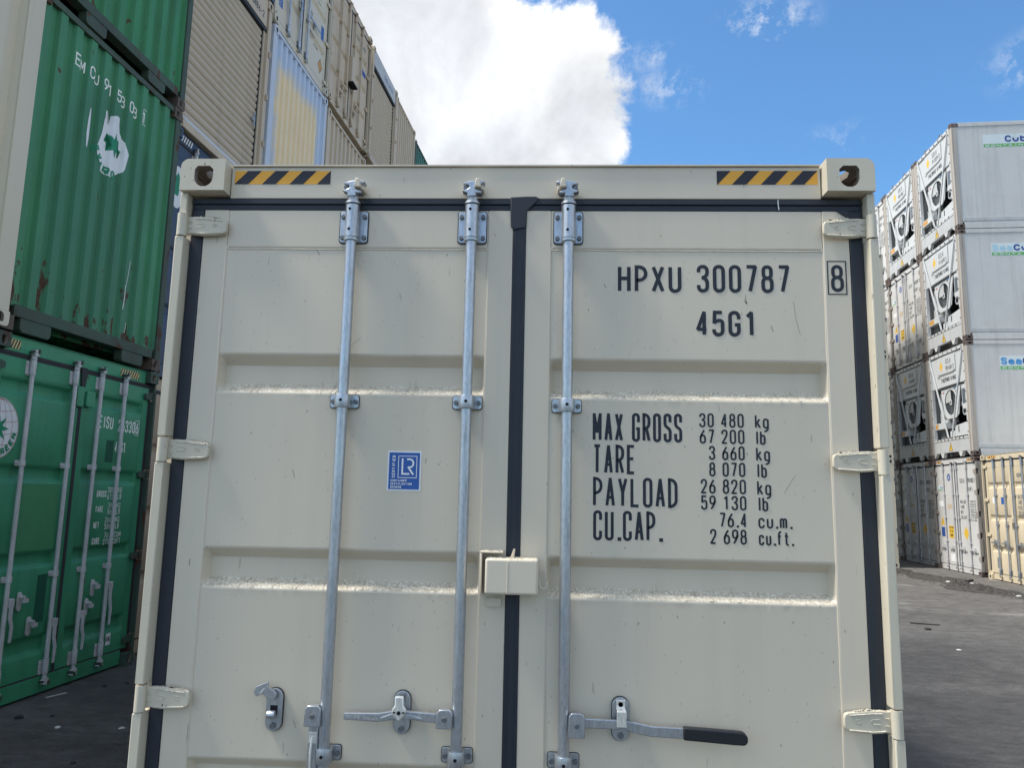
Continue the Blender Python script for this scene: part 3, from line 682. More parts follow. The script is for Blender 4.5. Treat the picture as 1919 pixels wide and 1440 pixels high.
ROD_R = 0.0188
def lock_rod(parent, x, mats, fine=True, z_mid=(2.030,), flip=1, zt=2.66, keeper='cream'):
    """vertical lock rod with bearing brackets, guide clamps and the cam ends; built at x = 0 and moved"""
    g, bt, dk = mats
    n = 20 if fine else 8
    first = []
    def bolt(par, bx, bz):
        if not first:
            q = MB(); q.cyl((0, 0.0405, 0), (0, 0.052, 0), 0.0085, n=6); first.append(q.build('bolt', bt, par, bevel=0.001 if fine else 0, loc=(bx, 0, bz)))
        else: link(first[0].data, 'bolt', par, (bx, 0, bz))
    mb = MB(); y = 0.025
    mb.lathe([(0.235, ROD_R), (2.745, ROD_R)], 0, y, n)
    rod = mb.build('lock_rod', g, parent, loc=(x, 0, 0))
    def bearing(zc, up):
        b = MB()
        b.prism(rrect(-0.0495, 0.0495, zc - 0.058, zc + 0.058, 0.010), 0.050, 0.0565)
        br = b.build('bearing_bracket', g, rod, bevel=0.0015 if fine else 0)
        if fine:
            gk = MB(); gk.prism(rrect(-0.0525, 0.0525, zc - 0.061, zc + 0.061, 0.011), 0.0535, 0.0568); gk.build('bracket_gasket', 'gasket', rod)
        h = MB(); z0, z1 = zc - 0.052, zc + 0.070
        h.lathe([(z0 - 0.010, 0.0225), (z0 - 0.009, 0.0255), (z0, 0.0265), (z0 + 0.001, 0.0245), (z1 - 0.001, 0.0245), (z1, 0.0235), (z1 + 0.003, 0.0235), (z1 + 0.004, 0.0265), (z1 + 0.013, 0.0255), (z1 + 0.016, 0.020), (zc + 0.095, 0.0188), (zc + 0.108, 0.0188), (zc + 0.110, 0.021), (zc + 0.114, 0.021)] if up else
                [(z0, 0.0235), (z0 + 0.002, 0.0245), (z1, 0.0245), (z1 + 0.008, 0.022)], 0, y, n)
        h.build('bearing_sleeve', g, rod)
        for za, zb_, rr_ in ((z1 + 0.0002, z1 + 0.0028, 0.0246), (z0 + 0.0012, z0 + 0.003, 0.0249)):
            r = MB(); r.lathe([(za, rr_), (zb_, rr_)], 0, y, n); r.build('sleeve_ring', dk, rod)
        for sx in (-1, 1):
            for dz in (-0.041, 0.036): bolt(rod, sx * 0.0385, zc + dz)
        if fine:
            for dz in (-0.024, 0.050):
                d = MB(); d.cyl((-0.004, y - 0.0252, zc + dz), (-0.004, y - 0.018, zc + dz), 0.0052, n=10); d.build('grease_hole', dk, rod)
        return br
    bearing(zt, True)
    if fine: bearing(0.24, False)
    else: bearing(0.22, False)
    for zc in z_mid:
        c = MB()
        c.prism(rrect(-0.0495, 0.0495, zc - 0.0225, zc + 0.0225, 0.008), 0.051, 0.0565)
        k = c.build('guide_clamp', g, rod, bevel=0.0015 if fine else 0)
        s = MB()
        prof = [(-0.027, 0.056), (-0.027, y)] + [(0.027 * math.cos(rad(a)), y - 0.025 * math.sin(rad(a))) for a in range(170, 9, -16)] + [(0.027, y), (0.027, 0.056)]
        s.prism(prof, zc - 0.024, zc + 0.022, 'z')
        s.build('clamp_strap', g, k, bevel=0.001 if fine else 0) if False else s.build('clamp_strap', g, rod, bevel=0.0012 if fine else 0)
        for sx in (-1, 1): bolt(rod, sx * 0.0385, zc - 0.001)
        if fine:
            d = MB(); d.cyl((0, y - 0.0262, zc), (0, y - 0.018, zc), 0.0055, n=10); d.build('grease_hole', dk, rod)
            gk = MB(); gk.prism(rrect(-0.0515, 0.0515, zc - 0.0245, zc + 0.0245, 0.009), 0.0545, 0.0568); gk.build('bracket_gasket', 'gasket', rod)
    # cams at both ends
    for top in (True, False):
        cam = [(-0.034, 2.805), (-0.012, 2.812), (0.010, 2.8155), (0.030, 2.815), (0.045, 2.812), (0.045, 2.806), (0.022, 2.800), (0.010, 2.793), (0.012, 2.785), (0.037, 2.773), (0.030, 2.767), (0.013, 2.769), (0.015, 2.757), (-0.019, 2.757), (-0.015, 2.769), (-0.036, 2.777), (-0.018, 2.783), (-0.009, 2.789), (-0.013, 2.797)]
        if not top: cam = [(a, 2.896 - b) for a, b in cam]
        m = MB(); m.prism([(flip * a, b) for a, b in cam], 0.000, 0.036)
        if top: m.lathe([(2.748, 0.0195), (2.758, 0.021), (2.764, 0.017)], 0, y, n)
        else: m.lathe([(0.135, 0.017), (0.236, 0.0175)], 0, y, n)
        m.build('cam_head', g, rod, bevel=0.003 if fine else 0)
        zz = (lambda z: z) if top else (lambda z: 2.896 - z)
        k = MB()
        k.prism([(flip * a, zz(b)) for a, b in ((0.009, 2.787), (0.033, 2.785), (0.030, 2.806), (0.026, 2.819), (0.014, 2.819))], -0.013, 0.050)
        k.prism([(flip * a, zz(b)) for a, b in ((0.026, 2.786), (0.040, 2.781), (0.042, 2.795), (0.032, 2.805))], 0.008, 0.050)
        k.prism([(flip * a, zz(b)) for a, b in ((-0.036, 2.785), (-0.018, 2.781), (-0.012, 2.795), (-0.026, 2.802))], 0.016, 0.050)
        k.build('cam_keeper', keeper, rod, bevel=0.003 if fine else 0)
        if fine:
            bb = MB(); bb.cyl((flip * -0.023, 0.004, zz(2.790)), (flip * -0.023, 0.03, zz(2.790)), 0.008, n=10); bb.build('keeper_pin', bt, rod)
    return rod

def catch(parent, x, z, mats, latch):
    """oblong handle retainer with two bolts and its flap; latch: 'up' flipped aside, 'down' closed over a handle, 'clip'"""
    g, bt, dk, wh = mats
    b = MB(); b.prism(rrect(x - 0.027, x + 0.027, z - 0.066, z + 0.066, 0.0265, 6), 0.044, 0.054)
    o = b.build('handle_catch', g, parent, bevel=0.002)
    gk = MB(); gk.prism(rrect(x - 0.0285, x + 0.0285, z - 0.068, z + 0.068, 0.028, 6), 0.052, 0.0575); gk.build('catch_gasket', 'gasket', o)
    for dz in (0.047, -0.048):
        bo = MB(); bo.hexbolt(x, z + dz, 0.034, 0.046, 0.010); bo.build('bolt', bt, o, bevel=0.0012)
    if latch == 'up':
        f = MB(); f.prism([(x + 0.012, z + 0.052), (x + 0.002, z + 0.064), (x - 0.018, z + 0.074), (x - 0.017, z + 0.090), (x - 0.030, z + 0.086), (x - 0.058, z + 0.074), (x - 0.064, z + 0.058), (x - 0.056, z + 0.044), (x - 0.034, z + 0.052), (x - 0.014, z + 0.038), (x + 0.006, z + 0.034)], 0.026, 0.034)
        f.build('catch_flap', g, o, bevel=0.0015)
        s = MB(); s.prism([(x - 0.044, z + 0.056), (x - 0.030, z + 0.072), (x - 0.028, z + 0.068), (x - 0.041, z + 0.052)], 0.0245, 0.030); s.build('flap_slot', wh, o)
        h = MB(); h.prism(rrect(x - 0.012, x + 0.012, z - 0.014, z + 0.014, 0.002), 0.0425, 0.047); h.build('catch_hole', dk, o)
        k = MB(); k.cyl((x - 0.016, 0.030, z - 0.012), (x + 0.010, 0.030, z - 0.012), 0.0135, n=12); k.build('catch_hook', g, o, bevel=0.002)
    elif latch == 'down':
        f = MB(); f.prism([(x - 0.014, z + 0.062), (x + 0.014, z + 0.062), (x + 0.014, z + 0.034), (x + 0.024, z + 0.022), (x + 0.021, z + 0.010), (x + 0.004, z - 0.012), (x - 0.004, z - 0.012), (x - 0.022, z + 0.008), (x - 0.023, z + 0.022), (x - 0.014, z + 0.034)], -0.010, 0.004)
        f.build('catch_flap', wh, o, bevel=0.004)
        e = MB(); e.cyl((x, -0.0125, z + 0.013), (x, -0.002, z + 0.013), 0.0065, 0.005, n=8)
        for s in (-1, 1): e.prism(circle(x + s * 0.0145, z + 0.014, 0.005, 0.0025, 8), -0.0112, -0.006)
        e.build('flap_slot', dk, o)
    else:
        f = MB(); f.prism(rrect(x - 0.0155, x + 0.0155, z - 0.014, z + 0.034, 0.003), 0.000, 0.006); f.prism(rrect(x - 0.0145, x + 0.0145, z + 0.030, z + 0.060, 0.003), 0.034, 0.042)
        f.prism([(x - 0.0145, z + 0.030), (x + 0.0145, z + 0.030), (x + 0.0145, z + 0.036), (x - 0.0145, z + 0.036)], 0.002, 0.042)
        f.build('catch_flap', wh, o, bevel=0.002)
        e = MB(); e.box(x - 0.012, x + 0.012, 0.001, 0.010, z - 0.0185, z - 0.0155); e.build('flap_slot', g, o)
    return o

def hub(rod, x0, x1, z0, z1, mats):
    """forked plate welded to the rod that carries the handle pivot (rod-local x)"""
    g, bt = mats
    m = MB(); m.prism([(x0, z0), (x1, z0), (x1, z1 - 0.012), (x1 - 0.006, z1 - 0.004), (x1 - 0.012, z1), (x0 + 0.010, z1), (x0 + 0.002, z1 - 0.010)], -0.004, 0.008)
    m.prism([(x0, z0), (x1, z0), (x1, z1 - 0.014), (x0, z1 - 0.014)], 0.024, 0.036)
    m.box(x0 + 0.010, x1 - 0.010, 0.006, 0.026, z1 - 0.010, z1 - 0.001)
    m.build('handle_hub', g, rod, bevel=0.0025)
    b = MB(); cx = (x0 + x1) / 2; cz = (z0 + z1) / 2
    b.cyl((cx, -0.0095, cz), (cx, 0.04, cz), 0.0078, n=12); b.build('pivot_pin', bt, rod, bevel=0.001)
def handle(rod, top, bot, mat, y0=0.010, y1=0.022):
    m = MB(); m.prism(top + bot[::-1], y0, y1); return m.build('handle', mat, rod, bevel=0.0028)
# ------------------------------------------------------------------ the container in front
def end_frame(root, mat, fine=True, gasket='gasket', hinge_z=(), hinge_h=0.074, post_mat=None, sill_pockets=False, header_z=(2.768, 2.887)):
    """header, sill and corner posts of a door end"""
    pm = post_mat or mat
    h = MB(); h.box(-W2 + 0.165, W2 - 0.165, 0.052, 0.16, header_z[0], header_z[1]); hd = h.build('header_beam', mat, root, bevel=0.003 if fine else 0)
    l = MB(); l.box(-W2 + 0.168, W2 - 0.168, 0.043, 0.18, header_z[1] + 0.0005, header_z[1] + 0.0055); l.build('header_lip', mat, hd)
    s = MB(); s.box(-W2 + 0.165, W2 - 0.165, 0.052, 0.16, 0.018, 0.150); s.build('door_sill', mat, root, bevel=0.003 if fine else 0)
    for sx in (-1, 1):
        p = MB()
        p.box(min(sx * 1.2165, sx * 1.150), max(sx * 1.2165, sx * 1.150), 0.0765, 0.24, 0.118, 2.778)
        post = p.build('corner_post', pm, root, bevel=0.002 if fine else 0)
        zs = sorted(hinge_z)
        edges = [0.121] + [v for z in zs for v in (z - hinge_h / 2 - 0.009, z + hinge_h / 2 + 0.006)] + [2.777]
        for i in range(0, len(edges), 2):
            j = MB(); top = i == len(edges) - 2
            a, b = sx * 1.224, sx * (1.1925 if not top else 1.1965)
            j.box(min(a, b), max(a, b), 0.008 if not top else 0.022, 0.0755, edges[i], edges[i + 1])
            j.build('post_edge', pm, post, bevel=0.004 if fine else 0)
    return hd

RIBS_MAIN = [(2.195, 2.161, 2.093, 2.058), (1.526, 1.493, 1.424, 1.394), (0.852, 0.820, 0.750, 0.720)]
def gaskets(root, mat, fine=True, xg=1.191, xd=1.146, xc=0.0225):
    g = MB()
    y = 0.0545
    g.box(-xg, xg, y - 0.0015, 0.075, 2.747, 2.7675); g.box(-xg, xg, y + 0.0035, 0.075, 2.7255, 2.7465)
    for sx in (-1, 1):
        a, b = sx * xg, sx * xd
        g.box(min(a, b), max(a, b), y + 0.001, 0.0755, 0.152, 2.7255)
    g.box(-xc, xc, y - 0.0005, 0.0765, 0.152, 2.7255)
    g.box(-xd, xd, y + 0.003, 0.0755, 0.151, 0.1645)
    o = g.build('door_gasket', mat, root, bevel=0.003 if fine else 0)
    if fine:
        j = MB()
        j.prism([(-0.034, 2.7735), (0.020, 2.7760), (0.056, 2.7760), (0.070, 2.7680), (0.026, 2.722), (0.023, 2.66), (-0.0225, 2.652), (-0.031, 2.664), (-0.033, 2.70)], 0.0485, 0.056)
        j.build('gasket_joint', mat, o, bevel=0.003); j = MB()
        j.prism([(1.100, 2.7268), (1.146, 2.7268), (1.1475, 2.690), (1.140, 2.7)], 0.052, 0.057)
        j.build('gasket_joint', mat, o, bevel=0.003)
        for x in (-0.012, 0.012):
            r = MB(); r.box(x - 0.002, x + 0.002, 0.0525, 0.056, 0.16, 2.65); r.build('gasket_lip', mat, o, bevel=0.001)
        d = MB(); ribbon(d, [Vector((0.905, 2.766)), Vector((0.9045, 2.750)), Vector((0.907, 2.728))], False, .0030, front(.0525), 0); d.build('paint_drip', 'white', o, smooth=0)
    return o

def lr_sticker(parent, x0=-0.4355, x1=-0.3195, z0=1.728, z1=1.8635, y=0.0605):
    m = MB(); m.poly([(x0, y - .0004, z0), (x1, y - .0004, z0), (x1, y - .0004, z1), (x0, y - .0004, z1)])
    o = m.build('certification_sticker', 'white', parent, smooth=0)
    b = 0.0055
    m = MB(); m.poly([(x0 + b, y - .0012, z0 + b), (x1 - b, y - .0012, z0 + b), (x1 - b, y - .0012, z1 - b), (x0 + b, y - .0012, z1 - b)])
    m.build('sticker_panel', 'blue_label', o, smooth=0)
    t = MB(); f = front(y - 0.0018)
    sx = lambda p: x0 + (p - 372) / (1278 - 372) * (x1 - x0)     # sticker print positions
    sz = lambda p: z0 + (1308 - p) / (1308 - 228) * (z1 - z0)
    box_outline(t, sx(668), sx(1158), sz(950), sz(368), 0.0022, f)
    ribbon(t, [Vector((sx(775), sz(430))), Vector((sx(775), sz(848))), Vector((sx(968), sz(848)))], False, 0.0058, f, 1)
    pts = [Vector((sx(895), sz(452)))] + [Vector((sx(975 + 92 * math.sin(rad(a))), sz(560 - 108 * math.cos(rad(a))))) for a in range(0, 181, 20)] + [Vector((sx(925), sz(668)))]
    ribbon(t, pts, False, 0.0056, f, 2)
    ribbon(t, [Vector((sx(925), sz(655))), Vector((sx(1075), sz(868)))], False, 0.0060, f, 0)
    up = lambda u, v, k: (sx(585) - v, y - 0.0018 - (k % 3) * .0002, sz(950) + u)
    text(t, 'CERTIFIED', 0, 0, sx(585) - sx(500), sz(350) - sz(950), 0.0022, up)
    for s, p0, p1, w in (('CONTAINER', 1062, 998, 430), ('CERTIFICATION', 1150, 1088, 570), ('SCHEME', 1238, 1172, 300)):
        text(t, s, sx(472), sz(p0), sz(p1) - sz(p0), w / 906 * (x1 - x0), 0.0016, f)
    t.build('sticker_print', 'white', o, smooth=0)
    return o

SCR = [([(-0.8495, 2.6636), (-0.8244, 2.6376), (-0.8097, 2.6217)], 0.00068, 'scuff'), ([(-0.8097, 2.6217), (-0.796, 2.607), (-0.7824, 2.5899)], 0.0021, 'scuff'), ([(-0.7277, 2.579), (-0.7145, 2.5584)], 0.0015, 'scuff'), ([(0.9482, 2.4017), (0.9549, 2.336), (0.9675, 2.2838)], 0.00075, 'scuff'), ([(-0.5886, 2.2252), (-0.565, 2.2446), (-0.5507, 2.26)], 0.00082, 'scuff'), ([(0.8962, 1.7463), (0.9183, 1.7818), (0.9367, 1.8086)], 0.00075, 'scuff'), ([(-0.4223, 2.8464), (-0.4158, 2.8302)], 0.0009, 'scuff'), ([(-0.7641, 1.794), (-0.7549, 1.7651)], 0.00113, 'scuff'), ([(-1.0955, 1.4853), (-1.0965, 1.4641)], 0.00165, 'scuff'), ([(0.7858, 2.423), (0.7869, 2.4004)], 0.0012, 'scuff'), ([(0.783, 2.401), (0.789, 2.396), (0.7875, 2.391)], 0.00375, 'scuff'), ([(0.8697, 2.3164), (0.8762, 2.294)], 0.0012, 'scuff'), ([(-0.42, 2.42), (-0.412, 2.395)], 0.00105, 'scuff'), ([(0.3, 2.46), (0.305, 2.445)], 0.00135, 'scuff'), ([(-0.71, 0.98), (-0.7, 0.955)], 0.00097, 'scuff')]
M['scuff'] = flat('dark_scuff', (0.085, 0.068, 0.058), 0.7, 0.3)
def scratches(dl, dr):
    """single hairline scratches and scuffs, each where it is"""
    for pts, t, dark in SCR:
        mb = MB(); x = pts[0][0]
        y = 0.0602 if abs(x) < 1.05 and abs(x) > 0.115 else 0.0562
        z = pts[0][1]
        if z > 2.78: y = 0.0512
        P = [Vector(p) for p in pts]
        ribbon(mb, P, False, t, front(y), 0)
        mb.build('scratch', dark, dl if x < 0 else dr, smooth=0)
def main_container():
    root = thing('shipping_container', 'cream shipping container standing in front, with three zinc lock rods and HPXU 300787 lettering', 'shipping container', group='cream door-end containers')
    for sx in (-1, 1):
        casting(root, 'cream_worn', sx, True); casting(root, 'cream_worn', sx, False)
    HZ = (2.657, 1.855, 1.043, 0.25)
    hd = end_frame(root, 'cream', True, hinge_z=HZ, post_mat='cream_worn')
    hazard_tape(hd, -1.0415, -0.6885, 2.8215, 2.8725, 0.0513, 'tape_yellow', 'tape_black', 3.5 and 4, False, 0.14) if False else None
    # tapes: four bars each, leaning right
    for x0, x1, first in ((-1.0415, -0.6885, False), (0.694, 1.0435, True)):
        p = (x1 - x0) * 0.287; lean = (x1 - x0) * 0.135
        m = MB(); m.poly([(x0, 0.0514, 2.8215), (x1, 0.0514, 2.8215), (x1, 0.0514, 2.8725), (x0, 0.0514, 2.8725)])
        t = m.build('hazard_tape', 'tape_yellow', hd, smooth=0)
        m = MB(); w = p * 0.5
        for i in range(-1, 5):
            a = x0 + i * p + (0.0 if not first else -p * 0.5 + 0.002)
            poly = [(a, 2.8215), (a + w, 2.8215), (a + w + lean, 2.8725), (a + lean, 2.8725)]
            for lim, s in ((x0, 1), (x1, -1)):
                out = []
                for k in range(len(poly)):
                    A, B = poly[k], poly[(k + 1) % len(poly)]
                    ia, ib = (A[0] - lim) * s >= 0, (B[0] - lim) * s >= 0
                    if ia: out.append(A)
                    if ia != ib: q = (lim - A[0]) / (B[0] - A[0]); out.append((lim, A[1] + q * (B[1] - A[1])))
                poly = out
            if len(poly) > 2: m.poly([(x, 0.0506, z) for x, z in poly])
        m.build('tape_stripes', 'tape_black', t, smooth=0)
    dl = door_panel(root, 'cream', -1.145, -0.0230, -1.055, -0.1115, RIBS_MAIN)
    dr = door_panel(root, 'cream', 0.0230, 1.145, 0.1115, 1.0545, [(a - .006, b - .005, c - .006, d - .006) for a, b, c, d in RIBS_MAIN])
    gaskets(root, 'gasket')
    for sx in (-1, 1):
        for z in HZ: hinge(root, 'cream_worn', sx, z)
    mm = ('galv', 'bolt', 'dark')
    r1 = lock_rod(root, -0.5935, mm, True, (2.030, 0.887), 1)
    r2 = lock_rod(root, -0.1675, mm, True, (2.032, 0.892), 1)
    r3 = lock_rod(root, 0.1725, mm, True, (2.026, 0.888), -1)
    for r, dx in ((r1, -0.003), (r2, 0.001), (r3, 0.0)): r.rotation_euler = (0, dx, 0) if False else (0, 0, 0)
    # handles
    hub(r1, -0.062, -0.008, 0.978, 1.042, ('galv', 'bolt'))
    m = MB(); x0 = -0.050
    m.prism([(x0, 0.984), (x0 + 0.033, 0.984), (x0 + 0.033, 0.955), (x0 + 0.034, 0.56), (x0 + 0.001, 0.56), (x0, 0.955)], 0.012, 0.024); h = m.build('handle', 'galv', r1, bevel=0.0028)
    m = MB(); m.tube([(x0 + 0.016, 0.010, 0.945), (x0 + 0.013, 0.004, 0.90), (x0 + 0.017, 0.004, 0.80), (x0 + 0.016, 0.010, 0.72)], 0.004, 8); m.box(x0 + 0.003, x0 + 0.030, 0.0095, 0.013, 0.925, 0.958); m.build('handle_rib', 'galv_white', r1)
    hub(r2, -0.064, -0.012, 0.985, 1.043, ('galv', 'bolt'))
    X = -0.1675
    top = [(-0.530, 1.0215), (-0.420, 1.0235), (-0.376, 1.0315), (-0.321, 1.0325), (-0.266, 1.0295), (-0.226, 1.0285)]
    bot = [(-0.530, 1.0005), (-0.420, 0.9970), (-0.376, 1.0035), (-0.321, 1.0080), (-0.266, 1.0020), (-0.226, 0.9990)]
    handle(r2, [(a - X, b) for a, b in top], [(a - X, b) for a, b in bot], 'galv', 0.006, 0.020)
    m = MB(); m.prism([(a - X, b) for a, b in ((-0.412, 1.010), (-0.372, 1.026), (-0.348, 1.0225), (-0.318, 1.0235), (-0.276, 1.0135), (-0.278, 1.0105), (-0.345, 1.0085))], 0.001, 0.008); m.build('handle_rib', 'galv', r2, bevel=0.0025)
    m = MB(); text(m, 'HH 03', -0.522 - X, 1.0085, 0.0085, 0.043, 0.0014, front(0.0052)); text(m, '90 44', -0.462 - X, 1.0035, 0.0085, 0.042, 0.0014, front(0.0052)); m.build('stamped_mark', 'galv_white', r2, smooth=0)
    hub(r3, 0.013, 0.066, 0.972, 1.046, ('galv', 'bolt'))
    X = 0.1725
    top = [(0.226, 1.029), (0.324, 1.0275), (0.370, 1.0255), (0.400, 1.0215), (0.447, 1.0125), (0.560, 1.0100)]
    bot = [(0.226, 0.999), (0.324, 0.9995), (0.370, 0.9965), (0.405, 0.9885), (0.447, 0.9810), (0.560, 0.9770)]
    handle(r3, [(a - X, b) for a, b in top], [(a - X, b) for a, b in bot], 'galv', 0.008, 0.020)
    gp = [(0.545, 1.0145), (0.700, 1.0075), (0.728, 1.0055), (0.738, 1.000), (0.7435, 0.990), (0.7435, 0.978), (0.738, 0.969), (0.730, 0.966), (0.70, 0.967), (0.545, 0.9760)]
    m = MB(); m.prism([(a - X, b) for a, b in gp], 0.000, 0.026); m.build('handle_grip', 'grip', r3, bevel=0.005, seg=3)
    cm = ('galv', 'bolt', 'dark', 'galv_white')
    catch(dl, -0.770, 1.013, cm, 'up'); catch(dl, -0.350, 1.018, cm, 'down'); catch(dr, 0.3535, 1.021, cm, 'clip')
    # lock box over the middle seam
    m = MB(); m.box(-0.086, 0.085, -0.030, 0.052, 1.4055, 1.5185); lb = m.build('lock_box', 'cream', root, bevel=0.008, seg=4)
    m = MB(); m.tube([(-0.0135 + random.uniform(-.0007, .0007), -0.0305, 1.411 + k * 0.0045) for k in range(23)], 0.0012, 5); m.build('weld_bead', 'cream', lb)
    m = MB(); m.box(-0.105, -0.0985, -0.004, 0.057, 1.398, 1.533); m.box(-0.105, -0.030, -0.004, 0.057, 1.533, 1.540); m.build('lock_flap', 'cream', lb, bevel=0.003)
    m = MB(); m.box(-0.084, -0.036, 0.046, 0.0565, 1.357, 1.386); m.build('lock_tab', 'cream', lb, bevel=0.0015)
    m = MB(); m.tube([(0.084, 0.010, 1.452), (0.088, 0.006, 1.446), (0.090, 0.004, 1.432), (0.0955, 0.004, 1.424), (0.103, 0.004, 1.422), (0.110, 0.004, 1.426), (0.1135, 0.004, 1.434), (0.1145, 0.004, 1.447)], 0.003, 8); m.build('seal_hook', 'cream', lb)
    m = MB(); m.cyl((-0.001, 0.02, 1.517), (0.006, 0.005, 1.547), 0.0065, 0.003, 8)
    for i in range(60):
        x = random.uniform(-0.08, 0.08); s = random.uniform(.001, .0032); y = random.uniform(-.018, .03); m.box(x - s, x + s, y - s, y + s, 1.5180, 1.5186 + s)
    for i in range(40):
        x = random.uniform(-0.10, -0.035); s = random.uniform(.001, .003); y = random.uniform(.0, .045); m.box(x - s, x + s, y - s, y + s, 1.5398, 1.5402 + s)
    m.build('weld_spatter', 'cream', lb)
    # stencilled lettering on the right door
    y = 0.0603
    def mark(name, rows, t):
        for s, u0, u1, v0, v1, tt in rows:
            mb = MB(); text(mb, s, u0, v0, v1 - v0, u1 - u0, tt or t, lambda u, v, k: (u, 0.0602 - (k % 5) * .0002, v)); mb.build(name, 'ink', dr, smooth=0)
    mark('serial_number', [('HPXU', 0.347, 0.567, 2.4285, 2.5275, 0), ('300787', 0.620, 0.938, 2.4305, 2.5305, 0)], 0.0125)
    mark('size_code', [('45G1', 0.6150, 0.8215, 2.2755, 2.3665, 0)], 0.0125)
    mb = MB(); text(mb, '8', 1.0765, 2.4355, 0.096, 0.043, 0.0118, front(0.0562)); box_outline(mb, 1.0665, 1.1285, 2.4270, 2.5440, 0.0040, front(0.0562)); mb.build('check_digit', 'ink', dr, smooth=0)
    mark('weight_name', [('MAX GROSS', 0.262, 0.563, 1.9085, 2.0065, 0), ('TARE', 0.263, 0.406, 1.7990, 1.8980, 0), ('PAYLOAD', 0.264, 0.545, 1.6895, 1.7885, 0), ('CU.CAP.', 0.265, 0.496, 1.5785, 1.6775, 0)], 0.0098)
    mark('weight_number', [('30 480', .6205, .7690, 1.9615, 2.0095, 0), ('67 200', .6210, .7700, 1.9065, 1.9550, 0), ('3 660', .6510, .7695, 1.8520, 1.8995, 0), ('8 070', .6510, .7700, 1.7970, 1.8445, 0),
                            ('26 820', .6220, .7710, 1.7400, 1.7885, 0), ('59 130', .6220, .7710, 1.6865, 1.7340, 0), ('76.4', .6810, .7710, 1.6305, 1.6785, 0), ('2 698', .6500, .7695, 1.5755, 1.6245, 0)], 0.0060)
    mark('unit_name', [('kg', .8060, .8520, 1.9605, 2.0080, 0), ('lb', .8060, .8400, 1.9055, 1.9530, 0), ('kg', .8070, .8530, 1.8505, 1.8985, 0), ('lb', .8070, .8410, 1.7955, 1.8435, 0),
                        ('kg', .8075, .8535, 1.7385, 1.7870, 0), ('lb', .8080, .8420, 1.6850, 1.7330, 0), ('cu.m.', .8085, .9210, 1.6295, 1.6775, 0), ('cu.ft.', .8085, .9230, 1.5745, 1.6225, 0)], 0.0060)
    scratches(dl, dr)
    lr_sticker(dl)
    s = shell(root, 'cream2', LEN)
    return root
main_container()
